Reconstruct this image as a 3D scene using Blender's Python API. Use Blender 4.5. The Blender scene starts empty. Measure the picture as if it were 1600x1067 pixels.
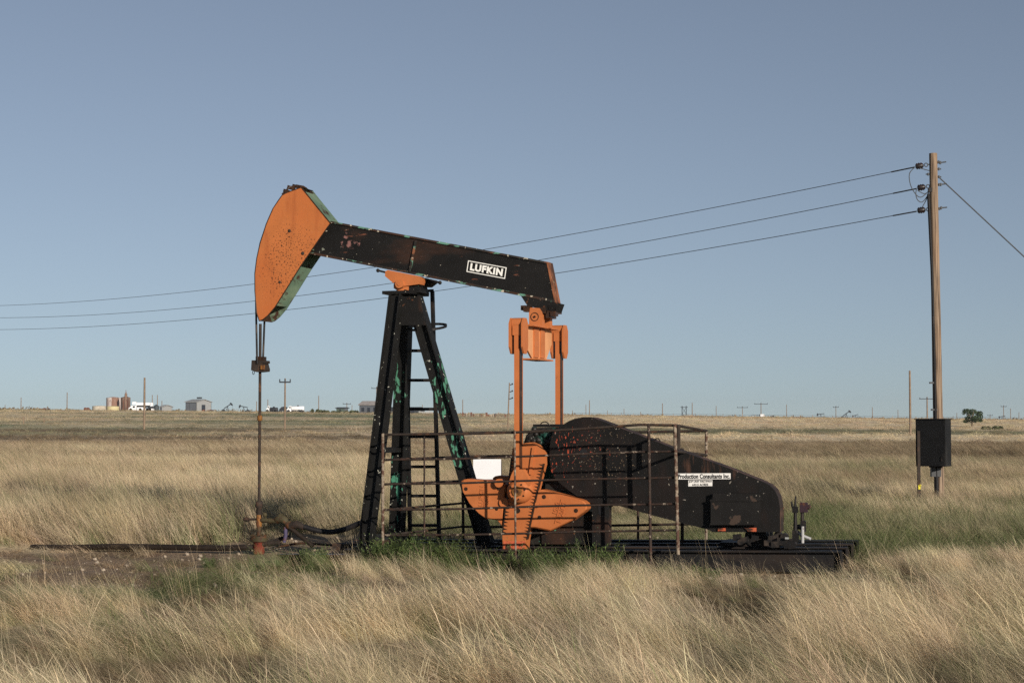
import bpy, math, random
import numpy as np
from mathutils import Vector, Matrix
R = math.radians
random.seed(7)
scene = bpy.context.scene
COL = scene.collection

# ------------------------------------------------------------------ camera
F = 2600.0            # focal length in photo pixels (1600 wide)
HZ = 651.0            # eye-level row
EYE = 1.5
PHI = math.atan((HZ - 533.5) / F)
cam_d = bpy.data.cameras.new('camera')
cam_d.sensor_width = 36.0
cam_d.lens = 36.0 * F / 1600.0
cam_d.clip_start = 0.1
cam_d.clip_end = 20000
cam = bpy.data.objects.new('camera', cam_d)
COL.objects.link(cam)
cam.location = (0, 0, EYE)
cam.rotation_euler = (R(90) + PHI, 0, 0)
scene.camera = cam
FWD = np.array([0, math.cos(PHI), math.sin(PHI)])
UPV = np.array([0, -math.sin(PHI), math.cos(PHI)])

def ray(px, py):
    return FWD + np.array([1.0, 0, 0]) * (px - 800) / F + UPV * (533.5 - py) / F

def pt(px, py, Y):
    """world point where the sight line of a photo pixel meets the plane y = Y"""
    d = ray(px, py)
    t = Y / d[1]
    return (d[0] * t, Y, EYE + d[2] * t)

# ------------------------------------------------------------------ numpy noise
def _hash(ix, iy, seed):
    with np.errstate(over='ignore'):
        h = (ix.astype(np.int64) * 374761393 + iy.astype(np.int64) * 668265263 + seed * 1442695041) & 0x7fffffff
        h = ((h ^ (h >> 13)) * 1274126177) & 0x7fffffff
        h = (h ^ (h >> 16)) & 0xffff
    return h / 65535.0

def vnoise(x, y, seed=0):
    x = np.asarray(x, float); y = np.asarray(y, float)
    ix = np.floor(x); iy = np.floor(y)
    fx = x - ix; fy = y - iy
    fx = fx * fx * (3 - 2 * fx); fy = fy * fy * (3 - 2 * fy)
    a = _hash(ix, iy, seed); b = _hash(ix + 1, iy, seed)
    c = _hash(ix, iy + 1, seed); d = _hash(ix + 1, iy + 1, seed)
    return (a * (1 - fx) + b * fx) * (1 - fy) + (c * (1 - fx) + d * fx) * fy

def fbm(x, y, seed=0, o=3):
    s = 0; a = 0.5; t = 0
    for k in range(o):
        s = s + a * vnoise(x * 2 ** k, y * 2 ** k, seed + k * 17); t += a; a *= .5
    return s / t

def sstep(a, b, x):
    t = np.clip((np.asarray(x, float) - a) / (b - a), 0, 1)
    return t * t * (3 - 2 * t)

# ------------------------------------------------------------------ terrain
def terrain(X, Y):
    X = np.asarray(X, float); Y = np.asarray(Y, float)
    near = (0.008 * np.clip(X, -8, 8) - .045) * (1 - sstep(24, 50, Y)) - .10 * sstep(15.5, 12.5, Y)
    near = near + (fbm(X * .9, Y * .9, 3) - .5) * .07 * (1 - sstep(60, 90, Y))
    T = sstep(110, 450, Y)
    far = T * (1.93 - 0.0106 * np.clip(X, -400, 400))
    dip = -0.7 * sstep(45, 130, Y) * (1 - sstep(200, 340, Y))
    und = (fbm(X * .012, Y * .02, 9) - .5) * .9 * sstep(60, 200, Y) * (1 - sstep(380, 440, Y))
    drop = -0.00004 * np.clip(Y - 640, 0, 9e9) ** 2
    return near + far + dip + und + drop

def tz(X, Y):
    return float(terrain(X, Y))

def ground_hit(px, py, y0=8.0):
    d = ray(px, py)
    Y = y0
    while Y < 700:
        t = Y / d[1]
        if EYE + d[2] * t <= tz(d[0] * t, Y):
            return d[0] * t, Y
        Y *= 1.004
    return d[0] * 450 / d[1], 450.0

# ------------------------------------------------------------------ the pump jack's own frame
TH = R(18.0)
U = np.array([math.cos(TH), -math.sin(TH), 0])
V = np.array([math.sin(TH), math.cos(TH), 0])
O = np.array([0, 18.0, 0])

def P(px, py, w):
    """photo pixel -> (s, z) on the upright plane lying w across the pump jack"""
    d = ray(px, py)
    t = (np.dot(O, V) + w - 0) / np.dot(d, V) if False else (np.dot(O, V) + w) / np.dot(d, V)
    p = d * t
    return float(np.dot(p - O, U)), float(EYE + d[2] * t)

def PW(px, py, w):
    s, z = P(px, py, w)
    return Vector((s, w, z))

# ------------------------------------------------------------------ mesh builder
class MB:
    def __init__(self):
        self.v = []; self.f = []; self.m = []; self.mi = 0; self.sm = []
    def add(self, verts, faces, smooth=False):
        n = len(self.v)
        self.v += [tuple(map(float, p)) for p in verts]
        for q in faces:
            self.f.append([i + n for i in q]); self.m.append(self.mi); self.sm.append(smooth)
        return self
    def box(self, c, size, rot=None):
        hx, hy, hz = [k / 2 for k in size]
        vs = [Vector((x, y, z)) for x in (-hx, hx) for y in (-hy, hy) for z in (-hz, hz)]
        if rot is not None: vs = [rot @ p for p in vs]
        c = Vector(c)
        return self.add([p + c for p in vs], [(0, 1, 3, 2), (4, 6, 7, 5), (0, 4, 5, 1), (2, 3, 7, 6), (0, 2, 6, 4), (1, 5, 7, 3)])
    def box2(self, lo, hi):
        return self.box([(a + b) / 2 for a, b in zip(lo, hi)], [b - a for a, b in zip(lo, hi)])
    def prism(self, poly, w0, w1, axis='y'):
        """outline in (s,z) swept from w0 to w1 across"""
        n = len(poly)
        if axis == 'y':
            a = [(p[0], w0, p[1]) for p in poly]; b = [(p[0], w1, p[1]) for p in poly]
        elif axis == 'z':
            a = [(p[0], p[1], w0) for p in poly]; b = [(p[0], p[1], w1) for p in poly]
        else:
            a = [(w0, p[0], p[1]) for p in poly]; b = [(w1, p[0], p[1]) for p in poly]
        fs = [tuple(range(n)), tuple(range(2 * n - 1, n - 1, -1))]
        fs += [(i, n + i, n + (i + 1) % n, (i + 1) % n) for i in range(n)]
        return self.add(a + b, fs)
    def beam(self, p0, p1, wd, hd, side):
        """rectangular bar p0->p1, width wd along 'side', height hd along the other normal"""
        p0 = Vector(p0); p1 = Vector(p1); d = (p1 - p0).normalized()
        s = Vector(side); s = (s - d * s.dot(d)).normalized(); h = d.cross(s)
        vs = []
        for p in (p0, p1):
            for a, b in ((-1, -1), (1, -1), (1, 1), (-1, 1)):
                vs.append(p + s * a * wd / 2 + h * b * hd / 2)
        return self.add(vs, [(0, 1, 2, 3), (7, 6, 5, 4), (0, 4, 5, 1), (1, 5, 6, 2), (2, 6, 7, 3), (3, 7, 4, 0)])
    def ibeam(self, p0, p1, side, depth, width, t=.012):
        """flange normals along 'side' (depth), flanges 'width' wide"""
        p0 = Vector(p0); p1 = Vector(p1); d = (p1 - p0).normalized()
        s = Vector(side); s = (s - d * s.dot(d)).normalized(); h = d.cross(s)
        for k in (-1, 1):
            o = s * k * (depth - t) / 2
            self.beam(p0 + o, p1 + o, t, width, s)
        self.beam(p0, p1, depth - 2 * t, t, s)
        return self
    def tube(self, pts, r, n=8, closed=False, cap=True):
        pts = [Vector(p) for p in pts]
        rs = r if isinstance(r, (list, tuple)) else [r] * len(pts)
        N = len(pts); vs = []; ref = None
        for i, p in enumerate(pts):
            a = pts[(i - 1) % N] if (closed or i > 0) else p
            b = pts[(i + 1) % N] if (closed or i < N - 1) else p
            d = (b - a)
            d = d.normalized() if d.length > 1e-9 else Vector((0, 0, 1))
            if ref is None:
                ref = Vector((0, 0, 1)) if abs(d.z) < .9 else Vector((1, 0, 0))
            x = ref - d * ref.dot(d)
            if x.length < 1e-6: x = Vector((0, 1, 0)) - d * d.y
            x.normalize(); ref = x; y = d.cross(x)
            for k in range(n):
                a_ = 2 * math.pi * k / n
                vs.append(p + (x * math.cos(a_) + y * math.sin(a_)) * rs[i])
        fs = []
        for i in range(N if closed else N - 1):
            j = (i + 1) % N
            for k in range(n):
                k2 = (k + 1) % n
                fs.append((i * n + k, i * n + k2, j * n + k2, j * n + k))
        self.add(vs, fs, True)
        if cap and not closed:
            self.add(vs[:n], [tuple(range(n - 1, -1, -1))]); self.add(vs[-n:], [tuple(range(n))])
        return self
    def cyl(self, p0, p1, r0, r1=None, n=16):
        return self.tube([p0, p1], [r0, r0 if r1 is None else r1], n)
    def lathe(self, c, prof, n=16, axis=(0, 0, 1)):
        ax = Vector(axis).normalized(); c = Vector(c)
        return self.tube([c + ax * h for h, r in prof], [max(r, 1e-4) for h, r in prof], n)
    def ball(self, c, r, n=8, sc=(1, 1, 1)):
        c = Vector(c); vs = []; fs = []
        m = n // 2 + 1
        for i in range(m + 1):
            a = math.pi * i / m
            for k in range(n):
                b = 2 * math.pi * k / n
                vs.append(c + Vector((r * sc[0] * math.sin(a) * math.cos(b), r * sc[1] * math.sin(a) * math.sin(b), r * sc[2] * math.cos(a))))
        for i in range(m):
            for k in range(n):
                fs.append((i * n + k, i * n + (k + 1) % n, (i + 1) * n + (k + 1) % n, (i + 1) * n + k))
        return self.add(vs, fs, True)
    def build(self, name, mat, parent=None, origin=None):
        me = bpy.data.meshes.new(name)
        off = Vector((0, 0, 0))
        if origin is not None: off = Vector(origin)
        elif parent is not None and 'base' in parent: off = Vector(parent['base'])
        me.from_pydata([tuple(Vector(p) - off) for p in self.v], [], self.f)
        mats = mat if isinstance(mat, (list, tuple)) else [mat]
        for k in mats: me.materials.append(k)
        me.polygons.foreach_set('material_index', self.m)
        me.polygons.foreach_set('use_smooth', self.sm)
        me.update()
        o = bpy.data.objects.new(name, me)
        COL.objects.link(o)
        if parent is not None:
            o.parent = parent
            if 'base' in parent and parent.type == 'MESH' or 'base' in parent: o['base'] = list(off)
        elif origin is not None:
            o.location = origin; o['base'] = list(off)
        return o

def each(name, mat, parent, pieces):
    out = []
    for fn in pieces:
        m = MB(); fn(m); out.append(m.build(name, mat, parent))
    return out

def tag(o, label=None, cat=None, group=None, kind=None):
    if label: o['label'] = label
    if cat: o['category'] = cat
    if group: o['group'] = group
    if kind: o['kind'] = kind
    return o

def thing(name, label, cat, loc=(0, 0, 0), rz=0, group=None, local=False):
    """an Empty at the thing's base; parts given in world coordinates unless local"""
    o = bpy.data.objects.new(name, None)
    COL.objects.link(o)
    o.empty_display_size = .1
    o.location = loc; o.rotation_euler = (0, 0, rz)
    o['base'] = [0, 0, 0] if local else list(map(float, loc))
    return tag(o, label, cat, group)

# ------------------------------------------------------------------ materials
class NT:
    def __init__(self, mat):
        self.t = mat.node_tree; self.t.nodes.clear()
    def n(self, typ, **kw):
        nd = self.t.nodes.new(typ)
        for k, v in kw.items():
            if k.startswith('i_'):
                nd.inputs[k[2:].replace('_', ' ')].default_value = v
            else: setattr(nd, k, v)
        return nd
    def l(self, a, b): self.t.links.new(a, b)

def new_mat(name):
    m = bpy.data.materials.new(name); m.use_nodes = True
    return m, NT(m)

def c4(c): return (c[0], c[1], c[2], 1.0)

def paint(name, base, rough=.55, layers=(), var=.12, vscale=6.0, metal=0.0, bump=.15, spec=.2):
    """paint over steel; layers are chips/rust: dict(col, scale, lo, hi, stretch, center, rad)"""
    m, t = new_mat(name)
    tc = t.n('ShaderNodeTexCoord')
    nz = t.n('ShaderNodeTexNoise'); nz.inputs['Scale'].default_value = vscale; nz.inputs['Detail'].default_value = 6
    t.l(tc.outputs['Object'], nz.inputs['Vector'])
    mr = t.n('ShaderNodeMapRange'); mr.inputs['From Min'].default_value = .3; mr.inputs['From Max'].default_value = .7
    mr.inputs['To Min'].default_value = 1 - var; mr.inputs['To Max'].default_value = 1 + var
    t.l(nz.outputs['Fac'], mr.inputs['Value'])
    mx = t.n('ShaderNodeMix', data_type='RGBA', blend_type='MULTIPLY'); mx.inputs[0].default_value = 1
    mx.inputs[6].default_value = c4(base)
    cb = t.n('ShaderNodeCombineColor')
    for k in range(3): t.l(mr.outputs[0], cb.inputs[k])
    t.l(cb.outputs[0], mx.inputs[7])
    cur = mx.outputs[2]; hsum = None
    for i, L in enumerate(layers):
        mp = t.n('ShaderNodeMapping'); mp.inputs['Scale'].default_value = L.get('stretch', (1, 1, 1))
        mp.inputs['Location'].default_value = (i * 3.7, i * 1.3, i * 2.1)
        t.l(tc.outputs['Object'], mp.inputs['Vector'])
        n2 = t.n('ShaderNodeTexNoise'); n2.inputs['Scale'].default_value = L['scale']
        n2.inputs['Detail'].default_value = L.get('detail', 4); n2.inputs['Roughness'].default_value = .6
        t.l(mp.outputs[0], n2.inputs['Vector'])
        r2 = t.n('ShaderNodeMapRange'); r2.inputs['From Min'].default_value = L['lo']; r2.inputs['From Max'].default_value = L['hi']
        t.l(n2.outputs['Fac'], r2.inputs['Value'])
        fac = r2.outputs[0]
        for (cen, rad) in ([(L['center'], L['rad'])] if 'center' in L else []):
            vs = t.n('ShaderNodeVectorMath', operation='SUBTRACT'); vs.inputs[1].default_value = cen
            t.l(tc.outputs['Object'], vs.inputs[0])
            dv = t.n('ShaderNodeVectorMath', operation='DIVIDE'); dv.inputs[1].default_value = rad if isinstance(rad, tuple) else (rad,) * 3
            t.l(vs.outputs[0], dv.inputs[0])
            ln = t.n('ShaderNodeVectorMath', operation='LENGTH'); t.l(dv.outputs[0], ln.inputs[0])
            r3 = t.n('ShaderNodeMapRange'); r3.inputs['From Min'].default_value = 1.0; r3.inputs['From Max'].default_value = .35
            t.l(ln.outputs['Value'], r3.inputs['Value'])
            # the region shifts the threshold so chips thin out at its rim
            ad = t.n('ShaderNodeMath', operation='MULTIPLY_ADD'); ad.inputs[1].default_value = .22; ad.inputs[2].default_value = -.22
            t.l(r3.outputs[0], ad.inputs[0])
            a2 = t.n('ShaderNodeMath', operation='ADD'); t.l(n2.outputs['Fac'], a2.inputs[0]); t.l(ad.outputs[0], a2.inputs[1])
            t.l(a2.outputs[0], r2.inputs['Value'])
        m2 = t.n('ShaderNodeMix', data_type='RGBA'); m2.inputs[7].default_value = c4(L['col'])
        t.l(fac, m2.inputs[0]); t.l(cur, m2.inputs[6])
        cur = m2.outputs[2]; hsum = fac
    bs = t.n('ShaderNodeBsdfPrincipled'); bs.inputs['Roughness'].default_value = rough
    bs.inputs['Metallic'].default_value = metal
    bs.inputs['Specular IOR Level'].default_value = spec
    t.l(cur, bs.inputs['Base Color'])
    if bump:
        bp = t.n('ShaderNodeBump'); bp.inputs['Strength'].default_value = bump; bp.inputs['Distance'].default_value = .01
        n3 = t.n('ShaderNodeTexNoise'); n3.inputs['Scale'].default_value = 35; n3.inputs['Detail'].default_value = 5
        t.l(tc.outputs['Object'], n3.inputs['Vector'])
        t.l(n3.outputs['Fac'], bp.inputs['Height']); t.l(bp.outputs[0], bs.inputs['Normal'])
    out = t.n('ShaderNodeOutputMaterial'); t.l(bs.outputs[0], out.inputs['Surface'])
    return m

RUST = (.10, .04, .018); PRIM = (.06, .20, .13); PALE = (.42, .38, .30); DKRUST = (.045, .022, .014)
M = {}
M['black'] = paint('black_paint', (.0085, .008, .0077), .6, [
    dict(col=DKRUST, scale=2.2, lo=.56, hi=.72, stretch=(1, 1, .5)),
    dict(col=RUST, scale=14, lo=.66, hi=.70),
    dict(col=PRIM, scale=20, lo=.70, hi=.72),
    dict(col=PALE, scale=30, lo=.715, hi=.735, detail=2)], var=.25)
M['beam'] = paint('beam_paint', (.0085, .0078, .0074), .55, [
    dict(col=DKRUST, scale=1.6, lo=.55, hi=.75, stretch=(.6, 1, 1.4)),
    dict(col=(.13, .05, .03), scale=13, lo=.65, hi=.70, stretch=(.35, 1, 1.6)),
    dict(col=(.20, .10, .09), scale=11, lo=.56, hi=.62, center=(-1.91, -.1, 3.44), rad=(.3, .3, .2)),
    dict(col=(.16, .17, .14), scale=16, lo=.58, hi=.62, center=(-2.2, -.1, 3.35), rad=(.3, .3, .22)),
    dict(col=PALE, scale=26, lo=.72, hi=.74, detail=2)], var=.25)
M['beam_flange'] = paint('beam_flange_paint', (.022, .02, .018), .6, [
    dict(col=DKRUST, scale=3, lo=.45, hi=.6),
    dict(col=(.10, .23, .17), scale=9, lo=.58, hi=.62, stretch=(.5, 1, 1)),
    dict(col=(.20, .08, .04), scale=8, lo=.60, hi=.66, stretch=(.4, 1, 1)),
    dict(col=PALE, scale=18, lo=.64, hi=.66, detail=2)], var=.3)
M['leg'] = paint('leg_paint', (.0085, .0083, .0079), .6, [
    dict(col=DKRUST, scale=2.2, lo=.60, hi=.8, stretch=(1, 1, .35)),
    dict(col=(.07, .21, .14), scale=15, lo=.535, hi=.55, stretch=(1.3, 1, .55), center=(-1.45, .30, 1.88), rad=(.2, .5, .42)),
    dict(col=(.07, .21, .14), scale=15, lo=.54, hi=.555, stretch=(1.3, 1, .5), center=(-.83, 0, 1.84), rad=(.3, .4, .6)),
    dict(col=(.07, .21, .14), scale=15, lo=.565, hi=.58, stretch=(1.3, 1, .5), center=(-.62, 0, 1.08), rad=(.3, .4, .5)),
    dict(col=(.06, .21, .14), scale=11, lo=.56, hi=.575, stretch=(1.3, 1, .5), center=(-1.51, .42, .70), rad=(.2, .5, .6)),
    dict(col=(.40, .40, .34), scale=21, lo=.69, hi=.705, detail=2)], var=.3)
M['orange'] = paint('orange_paint', (.42, .136, .045), .5, [
    dict(col=(.39, .115, .035), scale=2.0, lo=.45, hi=.75),
    dict(col=(.10, .035, .015), scale=26, lo=.705, hi=.735, detail=3)], var=.1)
M['head_orange'] = paint('horsehead_orange', (.42, .136, .042), .5, [
    dict(col=(.38, .105, .03), scale=1.5, lo=.45, hi=.75),
    dict(col=(.33, .095, .03), scale=5, lo=.56, hi=.72, stretch=(1.3, 1, .25)),
    dict(col=(.075, .028, .014), scale=52, lo=.575, hi=.605, detail=3, center=(-2.55, -.15, 3.2), rad=(.75, .5, .95)),
    dict(col=(.05, .02, .012), scale=11, lo=.69, hi=.72, center=(-2.5, -.15, 3.2), rad=(.7, .5, .9))], var=.1)
M['green'] = paint('green_primer', (.095, .15, .105), .65, [
    dict(col=(.15, .195, .13), scale=3, lo=.45, hi=.65),
    dict(col=DKRUST, scale=7, lo=.55, hi=.63),
    dict(col=RUST, scale=24, lo=.68, hi=.72)], var=.2)
M['dkgreen'] = paint('dark_green_paint', (.012, .055, .042), .4, [
    dict(col=(.02, .018, .016), scale=4, lo=.44, hi=.52),
    dict(col=(.05, .2, .14), scale=12, lo=.66, hi=.70)], var=.3)
M['rust'] = paint('rusty_steel', (.031, .0235, .019), .8, [
    dict(col=(.10, .05, .028), scale=8, lo=.54, hi=.68),
    dict(col=(.035, .022, .018), scale=14, lo=.56, hi=.66)], var=.3, bump=.4)
M['pipe_rust'] = paint('weathered_pipe', (.030, .021, .017), .75, [
    dict(col=(.27, .22, .17), scale=16, lo=.60, hi=.66),
    dict(col=(.05, .025, .018), scale=22, lo=.54, hi=.62)], var=.3, bump=.4)
M['pale_pipe'] = paint('pale_pipe_paint', (.22, .18, .135), .75, [
    dict(col=(.075, .04, .028), scale=16, lo=.44, hi=.52),
    dict(col=(.03, .018, .014), scale=30, lo=.6, hi=.66)], var=.3, bump=.4)
M['dark_steel'] = paint('dark_steel', (.014, .013, .013), .55, [
    dict(col=(.06, .045, .035), scale=6, lo=.5, hi=.7),
    dict(col=(.13, .12, .12), scale=16, lo=.66, hi=.70)], var=.3, metal=.2)
M['skid'] = paint('skid_paint', (.0085, .0085, .009), .6, [
    dict(col=(.035, .025, .02), scale=3, lo=.5, hi=.7, stretch=(.3, 1, 1)),
    dict(col=(.14, .14, .13), scale=18, lo=.70, hi=.73)], var=.3)
M['guard'] = paint('belt_guard_paint', (.0068, .0062, .0059), .6, [
    dict(col=(.016, .010, .0085), scale=1.8, lo=.50, hi=.68, stretch=(1, 1, .5)),
    dict(col=(.34, .06, .03), scale=34, lo=.595, hi=.62, stretch=(1.4, 1, .55), center=(.76, -.47, 1.22), rad=(.36, .6, .30), detail=6),
    dict(col=(.34, .06, .03), scale=34, lo=.575, hi=.60, stretch=(1.4, 1, .55), center=(.64, -.47, .93), rad=(.26, .6, .2), detail=6),
    dict(col=(.19, .14, .09), scale=42, lo=.635, hi=.66, detail=3, center=(1.15, -.47, 1.1), rad=(.9, .6, .7)),
    dict(col=(.28, .05, .03), scale=40, lo=.66, hi=.685, detail=3, center=(1.0, -.47, 1.15), rad=(.7, .6, .5)),
    dict(col=(.06, .03, .02), scale=7, lo=.56, hi=.68, stretch=(1.6, 1, .3), center=(2.2, -.47, 1.02), rad=(.9, .6, .35)),
    dict(col=(.22, .2, .17), scale=26, lo=.72, hi=.735, detail=2)], var=.25)
M['guard_rim'] = paint('guard_rim_paint', (.026, .018, .015), .65, [
    dict(col=(.09, .05, .035), scale=5, lo=.45, hi=.62)], var=.3)
M['guard_box'] = paint('pulley_cover_paint', (.009, .0082, .0078), .6, [
    dict(col=(.05, .034, .026), scale=5.5, lo=.60, hi=.63),
    dict(col=(.13, .035, .025), scale=9, lo=.55, hi=.60, center=(2.53, -.55, .80), rad=(.5, .4, .12)),
    dict(col=(.25, .23, .2), scale=28, lo=.71, hi=.73, detail=2)], var=.3)
M['red_orange'] = paint('primer_red', (.45, .10, .045), .6, [dict(col=DKRUST, scale=14, lo=.5, hi=.58)])
M['grease_and_shade'] = paint('greasy_steel_and_shade', (.028, .016, .011), .35, [dict(col=(.06, .028, .014), scale=9, lo=.5, hi=.65)], var=.3)  # dark tone of greasy parts, also the painted recess shade in the pitmans
M['lid_white'] = paint('white_vinyl', (.72, .71, .68), .5, [dict(col=(.5, .47, .42), scale=8, lo=.62, hi=.75)], var=.05, bump=0)
M['ink'] = paint('black_ink', (.015, .015, .017), .5, [], var=.05, bump=0)
M['white_ink'] = paint('white_lettering', (.74, .74, .70), .55, [dict(col=(.3, .29, .27), scale=30, lo=.66, hi=.72)], var=.06, bump=0)
M['white_board'] = paint('white_board_paint', (.62, .63, .65), .5, [dict(col=(.66, .66, .65), scale=3, lo=.5, hi=.8)], var=.03, bump=0)
M['red_cast'] = paint('red_casing_paint', (.17, .038, .026), .55, [dict(col=RUST, scale=8, lo=.5, hi=.62), dict(col=DKRUST, scale=18, lo=.6, hi=.66)], var=.2)
M['olive'] = paint('olive_iron', (.05, .042, .022), .7, [dict(col=RUST, scale=10, lo=.5, hi=.62), dict(col=DKRUST, scale=16, lo=.55, hi=.65)], var=.3)
M['amber'] = paint('amber_iron', (.19, .085, .022), .6, [dict(col=RUST, scale=14, lo=.52, hi=.6)], var=.2)
M['rubber'] = paint('black_hose', (.011, .0105, .0115), .6, [dict(col=(.035, .028, .025), scale=5, lo=.58, hi=.75)], var=.2)
M['flow'] = paint('flow_line', (.019, .0135, .010), .6, [dict(col=(.04, .027, .018), scale=2.2, lo=.55, hi=.7)], var=.25)
M['violet'] = paint('faded_violet_pipe', (.07, .06, .115), .6, [dict(col=RUST, scale=9, lo=.55, hi=.65)], var=.2)
M['galv'] = paint('galvanised_metal', (.30, .31, .31), .6, [dict(col=(.27, .26, .25), scale=1.5, lo=.5, hi=.7)], var=.12, bump=0)
M['grey_wall'] = paint('grey_sheet_wall', (.10, .11, .125), .7, [dict(col=(.075, .08, .09), scale=.8, lo=.5, hi=.7)], var=.12, bump=0)
M['shed_dark'] = paint('dark_sheet_wall', (.045, .052, .06), .7, [dict(col=(.03, .033, .037), scale=.8, lo=.5, hi=.7)], var=.15, bump=0)
M['roof'] = paint('faded_roof', (.34, .31, .29), .7, [dict(col=(.22, .19, .17), scale=.9, lo=.5, hi=.7)], var=.12, bump=0)
M['dark_roof'] = paint('dark_roof', (.05, .055, .06), .7, [], var=.15, bump=0)
M['window'] = paint('dark_window', (.03, .035, .045), .15, [], bump=0)
M['truck_white'] = paint('white_truck_paint', (.76, .77, .78), .35, [], var=.05, bump=0)
M['truck_dark'] = paint('dark_truck_parts', (.025, .027, .03), .5, [], bump=0)
M['tank_rusty'] = paint('rust_streaked_tank', (.52, .46, .43), .6, [
    dict(col=(.20, .11, .075), scale=.32, lo=.50, hi=.60, stretch=(1, 1, .35)),
    dict(col=(.10, .06, .045), scale=.6, lo=.60, hi=.68, stretch=(1, 1, .3))], var=.1, bump=0)
M['tank_brown'] = paint('brown_tank', (.20, .13, .095), .7, [dict(col=(.08, .05, .04), scale=.5, lo=.45, hi=.6, stretch=(1, 1, .3))], var=.2, bump=0)
M['tank_buff'] = paint('buff_tank', (.48, .42, .24), .6, [dict(col=(.2, .17, .09), scale=.5, lo=.6, hi=.7)], var=.1, bump=0)
M['tank_pale'] = paint('pale_tank', (.44, .40, .32), .6, [dict(col=(.25, .2, .15), scale=.4, lo=.55, hi=.7)], var=.1, bump=0)
M['pole_far'] = paint('weathered_pole', (.20, .145, .10), .8, [dict(col=(.11, .08, .06), scale=1, lo=.5, hi=.7)], var=.2, bump=0)
M['far_dark'] = paint('far_machine_paint', (.025, .03, .038), .6, [], bump=0)
M['far_rust'] = paint('far_rusty_junk', (.14, .06, .04), .8, [dict(col=(.05, .04, .04), scale=.5, lo=.5, hi=.6)], bump=0)
M['wire'] = paint('wire_metal', (.055, .058, .062), .5, [], bump=0)
M['insul'] = paint('dark_porcelain', (.018, .015, .016), .3, [dict(col=(.06, .025, .016), scale=20, lo=.58, hi=.68)], bump=0)
M['cabinet'] = paint('black_cabinet_paint', (.0085, .0085, .0088), .5, [dict(col=(.05, .045, .04), scale=26, lo=.70, hi=.73), dict(col=(.03, .027, .024), scale=2, lo=.5, hi=.75)], var=.2)
M['yellow'] = paint('yellow_tag', (.55, .48, .04), .6, [], bump=0)
M['fence_wood'] = paint('grey_fence_wood', (.30, .25, .20), .85, [dict(col=(.14, .11, .09), scale=1.2, lo=.5, hi=.6)], var=.3, bump=0)

def wood_mat():
    m, t = new_mat('pole_wood')
    tc = t.n('ShaderNodeTexCoord')
    mp = t.n('ShaderNodeMapping'); mp.inputs['Scale'].default_value = (14, 14, .5)
    t.l(tc.outputs['Object'], mp.inputs['Vector'])
    nz = t.n('ShaderNodeTexNoise'); nz.inputs['Scale'].default_value = 3; nz.inputs['Detail'].default_value = 6
    t.l(mp.outputs[0], nz.inputs['Vector'])
    cr = t.n('ShaderNodeValToRGB')
    e = cr.color_ramp.elements
    e[0].position = .36; e[0].color = (.055, .036, .024, 1)
    e[1].position = .66; e[1].color = (.29, .215, .15, 1)
    k = cr.color_ramp.elements.new(.5); k.color = (.175, .122, .08, 1)
    t.l(nz.outputs['Fac'], cr.inputs['Fac'])
    n2 = t.n('ShaderNodeTexNoise'); n2.inputs['Scale'].default_value = .8
    t.l(tc.outputs['Object'], n2.inputs['Vector'])
    mx = t.n('ShaderNodeMix', data_type='RGBA'); mx.inputs[7].default_value = (.25, .15, .085, 1)
    mr = t.n('ShaderNodeMapRange'); mr.inputs['From Min'].default_value = .5; mr.inputs['From Max'].default_value = .75; mr.inputs['To Max'].default_value = .6
    t.l(n2.outputs['Fac'], mr.inputs['Value']); t.l(mr.outputs[0], mx.inputs[0]); t.l(cr.outputs['Color'], mx.inputs[6])
    bs = t.n('ShaderNodeBsdfPrincipled'); bs.inputs['Roughness'].default_value = .85
    t.l(mx.outputs[2], bs.inputs['Base Color'])
    bp = t.n('ShaderNodeBump'); bp.inputs['Strength'].default_value = .6; bp.inputs['Distance'].default_value = .01
    t.l(nz.outputs['Fac'], bp.inputs['Height']); t.l(bp.outputs[0], bs.inputs['Normal'])
    out = t.n('ShaderNodeOutputMaterial'); t.l(bs.outputs[0], out.inputs['Surface'])
    return m
M['wood'] = wood_mat()

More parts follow.
